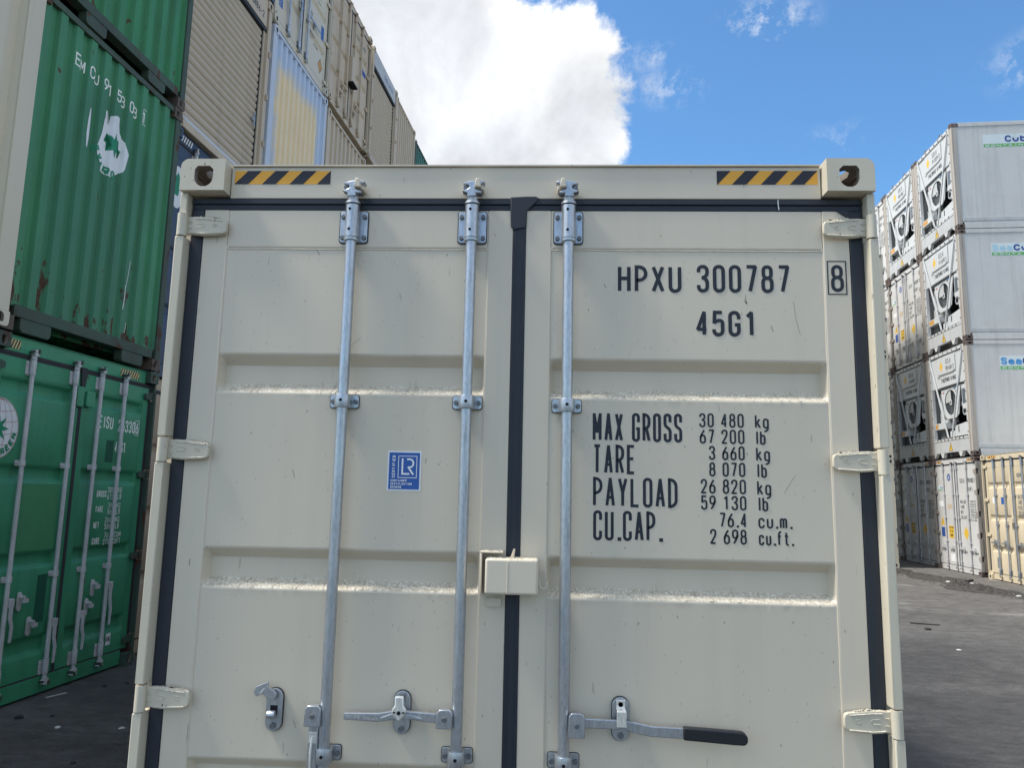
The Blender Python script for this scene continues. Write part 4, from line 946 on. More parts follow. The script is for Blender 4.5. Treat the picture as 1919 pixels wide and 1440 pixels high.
# ------------------------------------------------------------------ generic ends
def door_end(root, c):
    """door end of a container: frame, two leaves, seals, hinges, rods, handles"""
    mat = c['mat']; fine = c.get('fine', False); post = c.get('post', mat); gm = c.get('gasket', 'gasket')
    cast = c.get('cast', post)
    for sx in (-1, 1):
        casting(root, cast, sx, True, fine=False); casting(root, cast, sx, False, fine=False)
    HZ = c.get('hinge_z', (2.657, 1.855, 1.043, 0.25)); hh = c.get('hinge_h', 0.074)
    hd = end_frame(root, c.get('frame', mat), fine, hinge_z=HZ, hinge_h=hh, post_mat=post)
    ribs = c.get('ribs', RIBS_MAIN)
    dl = door_panel(root, mat, -1.145, -0.0230, -1.055, -0.1115, ribs, fine=False, yp=c.get('yp', 0.061))
    dr = door_panel(root, c.get('mat_r', mat), 0.0230, 1.145, 0.1115, 1.0545, ribs, fine=False, yp=c.get('yp', 0.061))
    gaskets(root, gm, False)
    if c.get('joint'):
        j = MB(); j.prism([(-0.045, 2.775), (0.045, 2.775), (0.045, 2.72), (0.03, 2.60), (-0.03, 2.60), (-0.045, 2.72)], 0.040, 0.056); j.build('gasket_joint', gm, root, bevel=0.004)
    for sx in (-1, 1):
        for z in HZ: hinge(root, c.get('hinge_mat', post), sx, z, fine=False, h=hh)
    rods = []
    for x, fl in c['rods']:
        rods.append(lock_rod(root, x, c.get('metals', ('galv', 'bolt', 'dark')), False, c.get('z_mid', (2.030, 0.90)), fl, keeper=c.get('keeper', mat)))
    for i, sx, zh, ln in c.get('handles', ()):   # handles hanging beside their rod
        r = rods[i]; g = c.get('metals', ('galv',))[0]
        a, b = (0.010, 0.066) if sx > 0 else (-0.066, -0.010)
        m = MB(); m.prism([(a, zh - 0.03), (b, zh - 0.03), (b, zh + 0.035), (a, zh + 0.035)], -0.004, 0.034); h = m.build('handle_hub', g, r, bevel=0.003)
        mx = (a + b) / 2
        m = MB(); m.prism([(mx - .017, zh - .028), (mx + .017, zh - .028), (mx + .019, zh - .12), (mx + .030 * sx + .014, zh - ln * .6), (mx + .024 * sx + .010, zh - ln), (mx + .024 * sx - .012, zh - ln), (mx + .030 * sx - .016, zh - ln * .6), (mx - .016, zh - .12)], -0.006, 0.010); m.build('handle', g, r, bevel=0.003)
    for i, sx, zh, ln in c.get('handles_flat', ()):   # handles lying across the door
        r = rods[i]; g = c.get('metals', ('galv',))[0]
        m = MB(); m.prism([(0, zh - .03), (sx * .06, zh - .03), (sx * .06, zh + .03), (0, zh + .03)], -0.004, 0.034); m.prism([(sx * .05, zh - .014), (sx * ln, zh - .022), (sx * ln, zh + .012), (sx * .05, zh + .016)], 0.006, 0.020)
        m.prism(rrect(sx * ln * .55 - .027, sx * ln * .55 + .027, zh - .075, zh + .07, .02), 0.024, 0.05); m.build('handle', g, r, bevel=0.003)
    for x, z in c.get('catches', ()):
        d = dl if x < 0 else dr; g = c.get('metals', ('galv',))[0]
        m = MB(); m.prism(rrect(x - .026, x + .026, z - .075, z + .075, .024), 0.040, 0.056); o = m.build('handle_catch', g, d, bevel=0.003)
        m = MB(); m.cyl((x, 0.0, z + .035), (x, 0.045, z + .035), .016, n=10); m.prism(rrect(x - .01, x + .06, z - .01, z + .025, .01), 0.005, 0.018); m.build('catch_hook', g, d)
    if c.get('lock_box'):
        x0, x1, z0, z1 = c['lock_box']; m = MB(); m.box(x0, x1, -0.03, 0.055, z0, z1); m.build('lock_box', c.get('lock_mat', mat), root, bevel=0.006)
    s = shell(root, c.get('shell', mat), c.get('L', 6.0), ribbed=c.get('ribbed', True))
    return dl, dr, hd, rods

def corr_end(root, c):
    """closed end with vertical corrugations"""
    mat = c['mat']; post = c.get('post', mat); rail = c.get('rail', post)
    for sx in (-1, 1):
        casting(root, c.get('cast', post), sx, True, fine=False); casting(root, c.get('cast', post), sx, False, fine=False)
        p = MB(); a, b = sx * 1.2165, sx * (1.2165 - c.get('pw', 0.13)); p.box(min(a, b), max(a, b), 0.006, 0.14, 0.118, 2.778); p.build('corner_post', post, root, bevel=0.008)
    t = MB(); t.box(-1.056, 1.056, 0.012, 0.10, 2.825, 2.882); t.build('top_rail', rail, root, bevel=0.004)
    b = MB(); b.box(-1.056, 1.056, 0.010, 0.12, 0.120, 0.215); br = b.build('bottom_rail', rail, root, bevel=0.004)
    for x0, x1 in c.get('pockets', ()):
        m = MB(); m.prism([(x0, 0.119), (x1, 0.119), (x1, 0.03), (x1 - .03, 0.005), (x0 + .03, 0.005), (x0, 0.03)], 0.014, 0.10); m.build('fork_pocket_plate', rail, br, bevel=0.004)
    x0 = -1.2165 + c.get('pw', 0.13) - 0.002
    pr = corr_profile(x0, -x0, c.get('pitch', 0.27), c.get('depth', 0.05), 0.022, c.get('flat', 0.40), c.get('slope', 0.10))
    m = MB(); A = [m.v(x, y, 0.20) for x, y in pr]; B = [m.v(x, y, 2.84) for x, y in pr]
    for i in range(len(pr) - 1): m.face([A[i], A[i + 1], B[i + 1], B[i]])
    w = m.build('corrugated_wall', mat, root, smooth=0)
    for sg in c.get('lugs', ()):
        pass
    shell(root, c.get('shell', mat), c.get('L', 6.0), ribbed=c.get('ribbed', True))
    return w, pr

def conform(mb, pr, off, cuts=None):
    """cut a flat decal at the fold lines and press it onto the corrugation"""
    bm = mb.bm
    for x, _ in pr:
        bmesh.ops.bisect_plane(bm, geom=bm.verts[:] + bm.edges[:] + bm.faces[:], plane_co=(x, 0, 0), plane_no=(1, 0, 0))
    for v in bm.verts: v.co.y = corr_at(pr, v.co.x) + off + v.co.y
    return mb

def roller_end(root, c):
    mat = c['mat']; post = c.get('post', mat)
    for sx in (-1, 1):
        casting(root, post, sx, True, fine=False); casting(root, post, sx, False, fine=False)
        p = MB(); a, b = sx * 1.2165, sx * 1.11; p.box(min(a, b), max(a, b), 0.006, 0.16, 0.118, 2.778); po = p.build('corner_post', post, root, bevel=0.008)
        p = MB(); a, b = sx * 1.1095, sx * 1.04; p.box(min(a, b), max(a, b), 0.045, 0.16, 0.16, 2.42); p.build('guide_channel', c.get('guide', mat), root, bevel=0.004)
        p = MB(); a, b = sx * 1.0395, sx * 1.022; p.box(min(a, b), max(a, b), 0.060, 0.12, 0.16, 2.42); p.build('guide_brush', 'gasket', root)
        for z in (0.75, 1.45, 2.1):
            m = MB(); m.cyl((sx * 1.165, -0.012, z - 0.04), (sx * 1.165, -0.012, z + 0.04), 0.018, n=8); m.build('lashing_ring', post, po)
    h = MB(); h.box(-1.056, 1.056, 0.020, 0.16, 2.47, 2.884); hd = h.build('header_beam', c.get('head', mat), root, bevel=0.004)
    h = MB(); h.box(-1.108, 1.108, 0.030, 0.14, 2.421, 2.4685); h.build('header_seal', 'gasket', root)
    s = MB(); s.box(-1.056, 1.056, 0.010, 0.16, 0.005, 0.118); sl = s.build('door_sill', mat, root, bevel=0.004)
    s = MB(); s.box(-1.02, 1.02, 0.050, 0.10, 0.121, 0.185); s.build('bottom_bar', c.get('bar', 'primer'), root, bevel=0.004)
    n = c.get('n', 22); z0, z1 = 0.187, 2.42; p = (z1 - z0) / n
    m = MB(); prof = [(0.090, 0.0), (0.078, 0.10), (0.068, 0.32), (0.066, 0.55), (0.072, 0.80), (0.084, 0.92), (0.092, 0.985)]
    A = [m.v(-1.0215, y, k * p) for y, k in prof]; B = [m.v(1.0215, y, k * p) for y, k in prof]
    for i in range(len(prof) - 1): m.face([A[i], B[i], B[i + 1], A[i + 1]])
    first = m.build('shutter_slat', mat, root, smooth=50, loc=(0, 0, z0))
    for i in range(1, n): link(first.data, 'shutter_slat', root, (0, random.uniform(-.002, .002), z0 + i * p))
    if c.get('latch', True):
        m = MB(); m.box(0.86, 0.93, 0.030, 0.07, 0.98, 1.02); m.box(0.89, 0.91, 0.02, 0.05, 0.90, 1.10); m.build('shutter_latch', 'galv', root, bevel=0.004)
    shell(root, c.get('shell', mat), c.get('L', 6.0))
    return hd

# ------------------------------------------------------------------ row of stacks on the left of the aisle (faces look to +x)
LTH = 0.064; LX, LY = -3.943, 5.04
def left(t0, t1, z0, z1, off=0.0):
    tc = (t0 + t1) / 2
    loc = (LX + math.sin(LTH) * tc + math.cos(LTH) * off, LY + math.cos(LTH) * tc - math.sin(LTH) * off, z0)
    return dict(loc=loc, rz=rad(90) - LTH, scale=((t1 - t0) / 2.438, 1, (z1 - z0) / HT))

def globe_sticker(parent, cx, cz, r, y, xmin):
    """white globe disc with red graticule, green star and lettering round the rim"""
    f = front(y - 0.0016)
    def clipx(poly):
        out = []
        for i in range(len(poly)):
            a, b = poly[i], poly[(i + 1) % len(poly)]
            ia, ib = a[0] >= xmin, b[0] >= xmin
            if ia: out.append(a)
            if ia != ib: k = (xmin - a[0]) / (b[0] - a[0]); out.append((xmin, a[1] + k * (b[1] - a[1])))
        return out
    m = MB(); m.poly([(x, y, z) for x, z in clipx(circle(cx, cz, r, n=48))]); o = m.build('globe_sticker', 'logo_white', parent, smooth=0)
    m = MB()
    def line(pts, t, k=0, closed=False):
        run = []
        for x, z in pts + ([pts[0]] if closed else []):
            if x >= xmin: run.append(Vector((x, z)))
            else:
                if len(run) > 1: ribbon(m, run, False, t, f, k)
                run = []
        if len(run) > 1: ribbon(m, run, False, t, f, k)
    line(circle(cx, cz, r * 0.975, n=48), 0.004, 0, True)
    for k, e in enumerate((0.0, 0.36, 0.70)):
        line([(cx + r * .96 * e * math.cos(rad(a)), cz + r * .96 * math.sin(rad(a))) for a in range(-90, 91, 9)], 0.0028, k)
        if e: line([(cx - r * .96 * e * math.cos(rad(a)), cz + r * .96 * math.sin(rad(a))) for a in range(-90, 91, 9)], 0.0028, k)
    for k, h in enumerate((-0.45, -0.1, 0.3, 0.65)):
        w = math.sqrt(max(0, .96 ** 2 - h * h)); line([(cx + r * w * s / 8, cz + r * (h - 0.10 * (1 - (s / 8) ** 2))) for s in range(-8, 9)], 0.0028, k)
    m.build('globe_lines', 'logo_red', o, smooth=0)
    m = MB(); st = []
    for i in range(16):
        a = rad(i * 22.5 + 90); q = r * (0.52 if i % 2 == 0 else 0.22); st.append((cx + q * math.cos(a), cz + q * math.sin(a)))
    m.poly([(x, y - 0.0026, z) for x, z in clipx(st)])
    arc = lambda u, v, k: (cx + (r * .93 - v) * math.cos(rad(202) + u / (r * .8)), y - 0.0026 - (k % 3) * .0003, cz + (r * .93 - v) * math.sin(rad(202) + u / (r * .8)))
    tb = MB(); text(tb, 'EVERGREEN', 0, 0, r * 0.23, rad(150) * r * 0.8, r * 0.062, arc, wr=0.8)
    for v in list(tb.bm.verts):
        if v.co.x < xmin: v.co.x = xmin
    bm2 = bpy.data.meshes.new('t'); tb.bm.to_mesh(bm2); m.bm.from_mesh(bm2); tb.bm.free(); bpy.data.meshes.remove(bm2)
    m.build('globe_star', 'logo_green', o, smooth=0)
    return o

def left_row():
    # --- green door-end container on the ground
    w = 2.14; X = lambda t: (t + w / 2) * 2.438 / w
    r = thing('shipping_container', 'teal green container on the ground with white globe sticker and four grey lock rods', 'shipping container', group='green containers', **left(-w, 0, 0, HT))
    ribs = [(2.590, 2.555, 2.465, 2.42), (1.885, 1.85, 1.775, 1.735), (1.185, 1.15, 1.075, 1.04), (0.505, 0.47, 0.375, 0.33)]
    dl, dr, hd, rods = door_end(r, dict(mat='green_teal', post='green_grime', cast='green_grime', frame='green_teal', gasket='gasket_grey', ribs=[(min(a, 2.565), min(b, 2.54), c_, d) for a, b, c_, d in ribs], fine=True, joint=True,
        rods=[(X(-1.715), 1), (X(-1.20), 1), (X(-0.85), -1), (X(-0.495), -1)], metals=('galv_old', 'galv_old', 'dark'), z_mid=(1.893, 0.985), keeper='green_grime',
        hinge_z=(2.646, 1.852, 1.05, 0.247), handles=((0, 1, 0.80, 0.30), (1, 1, 0.575, 0.33), (2, 1, 0.585, 0.30), (3, 1, 0.80, 0.36)),
        catches=((X(-1.55), .795), (X(-1.42), .585), (X(-.665), .80), (X(-.73), .64))))
    for x0, x1, n in ((X(-2.13), X(-1.84), 5), (X(-.555), X(-.26), 8)):
        hazard_tape(hd, max(x0, -1.05), min(x1, 1.05), 2.788, 2.862, 0.0505, 'tape_pale', 'tape_black', n, True, 0.9 / n)
    m = MB(); m.prism(rrect(X(-1.035), X(-.925), 2.43, 2.57, .012), 0.02, 0.05); m.build('lock_plate', 'green_teal', dr, bevel=0.004)
    m = MB(); m.box(X(-1.15), X(-1.06), 0.03, 0.056, 2.42, 2.60); m.build('lock_plate', 'green_teal', dl, bevel=0.004)
    globe_sticker(dl, -1.02, 2.152, 0.238, 0.0560, -1.142)
    y = 0.0605
    def mark(name, rows, t):
        for s, t0, t1, v0, v1 in rows:
            mb = MB(); text(mb, s, X(t0), v0, v1 - v0, X(t1) - X(t0), t, front(y)); mb.build(name, 'white_ink', dr, smooth=0)
    mark('serial_number', [('EISU', -.785, -.578, 2.262, 2.378), ('263306', -.500, -.178, 2.250, 2.366)], 0.014)
    mb = MB(); box_outline(mb, X(-.232), X(-.168), 2.236, 2.380, 0.005, front(y - .0008)); mb.build('check_frame', 'white_ink', dr, smooth=0)
    mark('size_code', [('45G1', -.520, -.356, 2.046, 2.152)], 0.014)
    mark('weight_name', [('GROSS', -.713, -.577, 1.622, 1.682), ('TARE', -.715, -.604, 1.482, 1.540), ('NET', -.718, -.642, 1.336, 1.394), ('CUBE', -.718, -.612, 1.190, 1.250)], 0.009)
    mark('weight_number', [('30500KG', -.560, -.350, 1.664, 1.716), ('67250LB', -.560, -.350, 1.600, 1.652), ('3900KG', -.535, -.350, 1.518, 1.570), ('8600LB', -.535, -.350, 1.460, 1.512),
                            ('26600KG', -.560, -.345, 1.384, 1.436), ('58650LB', -.560, -.345, 1.322, 1.374), ('76.4 CUM', -.550, -.305, 1.242, 1.294), ('2700 CUFT', -.560, -.302, 1.180, 1.232)], 0.0065)
    # repainted patches on the leaves
    for d, x0, x1, z0, z1, mt in ((dl, X(-1.70), X(-1.215), 1.195, 1.728, 'green_moss'), (dl, X(-1.36), X(-1.24), .60, .985, 'green_dark'), (dr, X(-.655), X(-.535), 1.95, 2.16, 'green_dark')):
        m = MB(); m.poly([(x0, 0.0603, z0), (x1, 0.0603, z0 + random.uniform(-.01, .01)), (x1 - .004, 0.0603, z1), (x0 + .006, 0.0603, z1 + random.uniform(-.008, .008))]); m.build('paint_patch', mt, d, smooth=0)
    m = MB(); m.poly([(X(-.385), .0562, .235), (X(-.315), .0562, .235), (X(-.315), .0562, .345), (X(-.385), .0562, .345)]); p = m.build('inspection_label', 'white', dr, smooth=0)
    m = MB(); text(m, 'CIMC', X(-.378), .268, .045, X(-.322) - X(-.378), .006, front(.0550)); m.build('label_print', 'ink', p, smooth=0)

    # --- green closed-end container above it
    z1 = 2.915
    r = thing('shipping_container', 'green corrugated container with torn white sticker, stacked on the globe-sticker container', 'shipping container', group='green containers', **left(-w, 0, z1, z1 + HT))
    wall, pr = corr_end(r, dict(mat='green', post='green_grime', rail='green_grime', cast='rusty', pitch=0.2238, depth=0.034, flat=0.42, slope=0.09, pw=0.10, pockets=((X(-1.915), X(-1.575)), (X(-.62), X(-.287)))))
    zz = lambda z: z - z1
    mb = MB(); f = front(0.0)
    for i, ch in enumerate('EMCU9153031'):
        text(mb, ch, X(-1.642 + .0975 * i), zz(5.385 - .003 * i), .118, .075, .0150, f)
    box_outline(mb, X(-.645), X(-.570), zz(5.342), zz(5.502), .006, f)
    conform(mb, pr, -0.002).build('serial_number', 'white_ink', wall, smooth=0)
    poly = [(-1.165, 5.215), (-1.195, 5.10), (-1.215, 4.955), (-1.262, 4.80), (-1.245, 4.735), (-1.19, 4.66), (-1.13, 4.615), (-1.05, 4.60), (-.965, 4.61), (-.955, 4.66), (-.915, 4.68), (-.865, 4.73), (-.842, 4.765), (-.820, 4.86), (-.806, 4.93), (-.838, 4.975), (-.868, 5.01), (-.900, 5.075), (-.925, 5.10), (-.945, 5.19), (-.975, 5.215), (-1.02, 5.225), (-1.062, 5.205), (-1.085, 5.19), (-1.088, 5.12), (-1.105, 5.09), (-1.118, 5.11), (-1.122, 5.225)]
    mb = MB(); v = [mb.v(X(a), 0, zz(b)) for a, b in poly]; mb.face(v)
    sl = [(-1.395, 5.10), (-1.408, 4.98), (-1.412, 4.86), (-1.402, 4.74), (-1.388, 4.73), (-1.378, 4.85), (-1.380, 5.0), (-1.384, 5.11)]
    mb.face([mb.v(X(a), 0, zz(b)) for a, b in sl])
    bmesh.ops.triangulate(mb.bm, faces=mb.bm.faces[:])
    stk = conform(mb, pr, -0.0025).build('torn_sticker', 'logo_white', wall, smooth=0)
    mb = MB(); c0, c1 = -1.015, 4.925; st = []
    for i in range(16):
        a = rad(i * 22.5 + 90); q = 0.125 if i % 2 == 0 else 0.056; st.append((c0 + q * math.cos(a), c1 + q * math.sin(a)))
    mb.face([mb.v(X(a), 0, zz(b)) for a, b in st]); bmesh.ops.triangulate(mb.bm, faces=mb.bm.faces[:])
    arc = lambda u, vv, k: (X(c0 + (.325 - vv) * math.cos(rad(200) + u / .28)), -(k % 3) * .0004, zz(c1 + (.325 - vv) * math.sin(rad(200) + u / .28)))
    text(mb, 'EVERG', 0.02, 0, .075, rad(72) * .28, .020, arc, wr=0.8)
    conform(mb, pr, -0.0040).build('sticker_print', 'logo_green', stk, smooth=0)
    for i in range(26):   # bare scrapes
        pass
    mb = MB(); f = front(0)
    for a, b, c_, d, tk in ((-.62, 3.92, -.655, 3.62, .006), (-.655, 3.66, -.665, 3.42, .010), (-.60, 3.30, -.61, 3.20, .006)):
        ribbon(mb, [Vector((X(a), zz(b))), Vector((X((a + c_) / 2 + .004), zz((b + d) / 2))), Vector((X(c_), zz(d)))], False, tk, f, 0)
    conform(mb, pr, -0.002).build('scratches', 'white_ink', wall, smooth=0)
    # --- green container above that, cut by the frame
    z2 = z1 + HT + 0.012
    r = thing('shipping_container', 'green corrugated container above the torn sticker one, cut off by the picture top', 'shipping container', group='green containers', **left(-w + .04, .03, z2, z2 + HT))
    corr_end(r, dict(mat='green_up', post='green_grime', rail='green_grime', cast='rusty', pitch=0.25, depth=0.036, pw=0.10, pockets=((-.62, -.30), (.46, .80))))
    z3 = z2 + HT + 0.012
    r = thing('shipping_container', 'green corrugated container on the very top of the globe-sticker stack, above the picture', 'shipping container', group='containers above the picture', **left(-w + .04, .03, z3, z3 + HT))
    corr_end(r, dict(mat='green_up', post='green_grime', rail='green_grime', cast='rusty'))
    for k in (2, 3):
        r = thing('shipping_container', ('cream container above the one at the left picture edge, out of the picture', 'topmost cream container of the stack at the left picture edge, out of the picture')[k - 2], 'shipping container', group='containers above the picture', **left(-w - 2.5, -w - .06, k * 2.91, k * 2.91 + HT, 0.0))
        corr_end(r, dict(mat='cream2', pitch=0.27, pw=0.16))
    # --- nearer cream pair at the picture edge
    r = thing('shipping_container', 'cream container at the left picture edge, beside the one with the torn sticker', 'shipping container', group='cream closed-end containers', **left(-w - 2.5, -w + .025, z1, z1 + HT, 0.06))
    corr_end(r, dict(mat='cream2', pitch=0.27, pw=0.16))
    r = thing('shipping_container', 'cream container on the ground under the one at the left picture edge', 'shipping container', group='cream closed-end containers', **left(-w - 2.5, -w - .06, 0, HT, -0.02))
    corr_end(r, dict(mat='cream2', pitch=0.27, pw=0.16))

    # --- second column: tan on the ground, blue above, roller shutter on top
    off = -0.16
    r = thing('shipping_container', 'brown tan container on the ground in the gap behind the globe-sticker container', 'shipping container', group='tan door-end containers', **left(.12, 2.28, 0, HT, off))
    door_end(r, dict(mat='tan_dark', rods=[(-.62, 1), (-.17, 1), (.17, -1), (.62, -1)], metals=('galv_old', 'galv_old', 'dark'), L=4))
    r = thing('shipping_container', 'blue container with black and white tape, under the nearer roller shutter container', 'shipping container', **left(.16, 2.28, 2.91, 5.78, off))
    dl, dr, hd, rods = door_end(r, dict(mat='blue', gasket='gasket_grey', rods=[(-.66, 1), (-.17, 1), (.17, -1), (.62, -1)], metals=('galv_old', 'galv_old', 'dark'), L=4))
    hazard_tape(hd, -1.05, -.72, 2.79, 2.87, 0.0505, 'white', 'tape_black', 6, True, 0.12)
    m = MB(); m.poly([(x, .0555, z) for x, z in circle(-.98, 2.22, .155, .25)]); o = m.build('round_sticker', 'logo_white', dl, smooth=0)
    m = MB(); m.poly([(x, .0548, z) for x, z in ((-1.06, 2.30), (-.98, 2.40), (-.90, 2.30), (-.95, 2.12), (-1.03, 2.12))]); m.build('sticker_print', 'logo_green', o, smooth=0)
    r = thing('shipping_container', 'tan roller shutter container with pale blue bottom bar, behind the green stack', 'roller shutter container', group='roller shutter containers', **left(.17, 2.275, 5.795, 8.70, off))
    hd = roller_end(r, dict(mat='shutter', post='tan', head='tan'))
    m = MB(); text(m, '58NB6-2', .45, 2.555, .105, .50, .016, front(.0195)); m.build('header_number', 'ink', hd, smooth=0)
    m = MB(); m.box(-1.12, 1.02, -0.012, 0.0095, -0.0, 0.100); m.build('sill_plate', 'tan', r, bevel=0.006)
    r = thing('shipping_container', 'dark blue container over the nearer roller shutter, only its lower corner in the picture', 'shipping container', group='containers above the picture', **left(.17, 2.275, 8.745, 11.5, off))
    corr_end(r, dict(mat='blue', post='blue', L=5))
    # --- third column: oversprayed yellow under a cream door end
    a = dict(left(2.36, 4.56, 5.70, 8.50, off))
    r = thing('shipping_container', 'pale blue corrugated container with cream overspray in the middle, under cream doors', 'shipping container', **a)
    ym = yellow_wall(); m_, Yc, Zc, nz = ym
    za = m_.math('ADD', Zc, m_.math('MULTIPLY', m_.math('SUBTRACT', nz, 0.5), 0.5))
    k = m_.math('MULTIPLY', m_.math('MULTIPLY', m_.mr(Yc, 7.60, 7.72), m_.mr(Yc, 9.32, 9.18)), m_.mr(za, 8.15, 7.92))
    cw = m_.done(m_.mix(k, m_.mix(nz, (0.47, 0.57, 0.73), (0.52, 0.62, 0.78)), m_.mix(nz, (0.80, 0.64, 0.40), (0.86, 0.72, 0.48))), 0.5)
    corr_end(r, dict(mat=cw, post='primer', rail='primer', shell='primer', pitch=0.20, depth=0.045, pw=0.12, flat=0.38, slope=0.14, L=5))
    r = thing('shipping_container', 'clean cream door-end container with zinc rods and blue stickers, above the oversprayed one', 'shipping container', group='cream door-end containers', **left(2.33, 4.53, 8.545, 11.20, off))
    dl, dr, hd, rods = door_end(r, dict(mat='cream2', rods=[(-.62, 1), (-.16, 1), (.18, -1)], lock_box=(-.086, .085, 1.405, 1.518), handles=((0, -1, 1.01, .5), (1, -1, 1.01, .45)), handles_flat=((2, 1, 1.01, .56),), L=5))
    lr_sticker(dl, -.98, -.82, .42, .75)
    m = MB(); m.poly([(.86, .0602, 1.0), (1.0, .0602, 1.0), (1.0, .0602, 1.28), (.86, .0602, 1.28)]); m.build('certification_sticker', 'blue_label', dr, smooth=0)
    m = MB(); m.poly([(.80, .0603, .46), (.90, .0603, .32), (1.0, .0603, .46), (.90, .0603, .60)]); o = m.build('warning_diamond', 'label_orange', dr, smooth=0)
    m = MB(); box_outline(m, 0, 0.0, 0, 0, .001, front(.0)) if False else ribbon(m, [Vector(p) for p in ((.80, .46), (.90, .32), (1.0, .46), (.90, .60))], True, .012, front(.0595), 0); m.build('diamond_border', 'ink', o, smooth=0)
    for i in range(4):
        m = MB(); text(m, ('MAX GROSS', 'TARE', 'PAYLOAD', 'CU.CAP.')[i], .26, 1.90 - .11 * i, .085, (.30, .15, .28, .23)[i], .011, front(.060)); m.build('weight_name', 'far_ink', dr, smooth=0)
        m = MB(); text(m, ('30 480', '3 660', '26 820', '76.4')[i], .62, 1.92 - .11 * i, .05, .15, .008, front(.060)); m.build('weight_number', 'far_ink', dr, smooth=0)
    for a_, u_, v_, h_, w_ in (('MAX', .27, 1.16, .07, .16), ('WIDE 8.6', .27, .80, .06, .30), ('HIGH', .55, .66, .06, .20)):
        m = MB(); text(m, a_, u_, v_, h_, w_, .010, front(.060)); m.build('size_print', 'far_ink', dr, smooth=0)
    # --- fourth column
    r = thing('shipping_container', 'tan corrugated container right of the oversprayed one, under tan doors', 'shipping container', group='tan closed-end containers', **left(4.62, 6.78, 5.72, 8.42, off))
    corr_end(r, dict(mat='tan', pitch=0.25, depth=0.05, L=5))
    r = thing('shipping_container', 'tan door-end container with four painted rods and a bare lock box cover', 'shipping container', group='tan door-end containers', **left(4.56, 6.82, 8.60, 11.12, off))
    dl, dr, hd, rods = door_end(r, dict(mat='tan', rods=[(-.66, 1), (-.22, 1), (.16, -1), (.62, -1)], metals=('tan', 'hinge_rust', 'dark'), handles_flat=((0, 1, .50, .34), (1, -1, .72, .34), (2, 1, .50, .34), (3, -1, .72, .34)), lock_box=(-.10, .12, 1.0, 1.62), L=5))
    m = MB(); m.box(-.13, .16, -.07, .05, .96, .995); m.build('lock_box_underside', 'dark', r)  # near-black slab drawn as the underside of the lock box
    m = MB(); text(m, 'GESU', .30, 2.36, .10, .22, .014, front(.060)); text(m, '516902', .64, 2.36, .10, .32, .014, front(.060)); m.build('serial_number', 'far_ink', dr, smooth=0)
    m = MB(); m.poly([(.70, .0602, 1.75), (1.03, .0602, 1.75), (1.03, .0602, 1.88), (.70, .0602, 1.88)]); m.build('blue_sticker', 'sign_navy', dr, smooth=0)
    # --- fifth to seventh
    r = thing('shipping_container', 'grey tan roller shutter container high in the row, right of the tan doors', 'roller shutter container', group='roller shutter containers', **left(6.88, 8.80, 8.56, 11.06, off + .02))
    hd = roller_end(r, dict(mat='shutter', post='tan', head='reefer_sill', bar='shutter', latch=False, L=5))
    m = MB(); text(m, 'SUDU 58190', -.1, 2.60, .10, .85, .018, front(.0195)); m.build('header_number', 'sign_navy', hd, smooth=0)
    r = thing('shipping_container', 'grey tan corrugated container high in the row, past the farther roller shutter', 'shipping container', group='tan closed-end containers', **left(8.87, 10.66, 8.55, 11.02, off))
    corr_end(r, dict(mat='tan', pitch=0.24, L=5))
    r = thing('shipping_container', 'weathered green container with pale patches at the far end of the high row', 'shipping container', group='green containers', **left(10.74, 12.6, 8.4, 10.86, off))
    corr_end(r, dict(mat='green_far', post='green_grime', L=5))
    # stacks carrying the fourth to seventh columns, seen only past the edge of the container in front
    for t0, t1, n in ((2.36, 4.56, 2), (4.62, 6.78, 2), (6.88, 8.80, 3), (8.87, 10.66, 3), (10.74, 12.6, 3)):
        zt = 5.68 if n == 2 else 8.38
        for k in range(n):
            r = thing('shipping_container', 'tan container stacked low behind the cream container in front, mostly hidden', 'shipping container', group='hidden lower containers', **left(t0, t1, k * zt / n, (k + 1) * zt / n - .015, off))
            corr_end(r, dict(mat='tan', L=4))
left_row()
# ------------------------------------------------------------------ reefer stacks on the right of the aisle (ends look to -x)
RTH = 0.08; RX, RY = 10.522, 16.349
def right(k, z0, z1=None):
    t0 = k * 2.46; tc = t0 + 1.219
    return dict(loc=(RX + math.sin(RTH) * tc, RY + math.cos(RTH) * tc, z0), rz=rad(-90) - RTH, scale=(1, 1, ((z1 or z0 + 2.885) - z0) / HT))

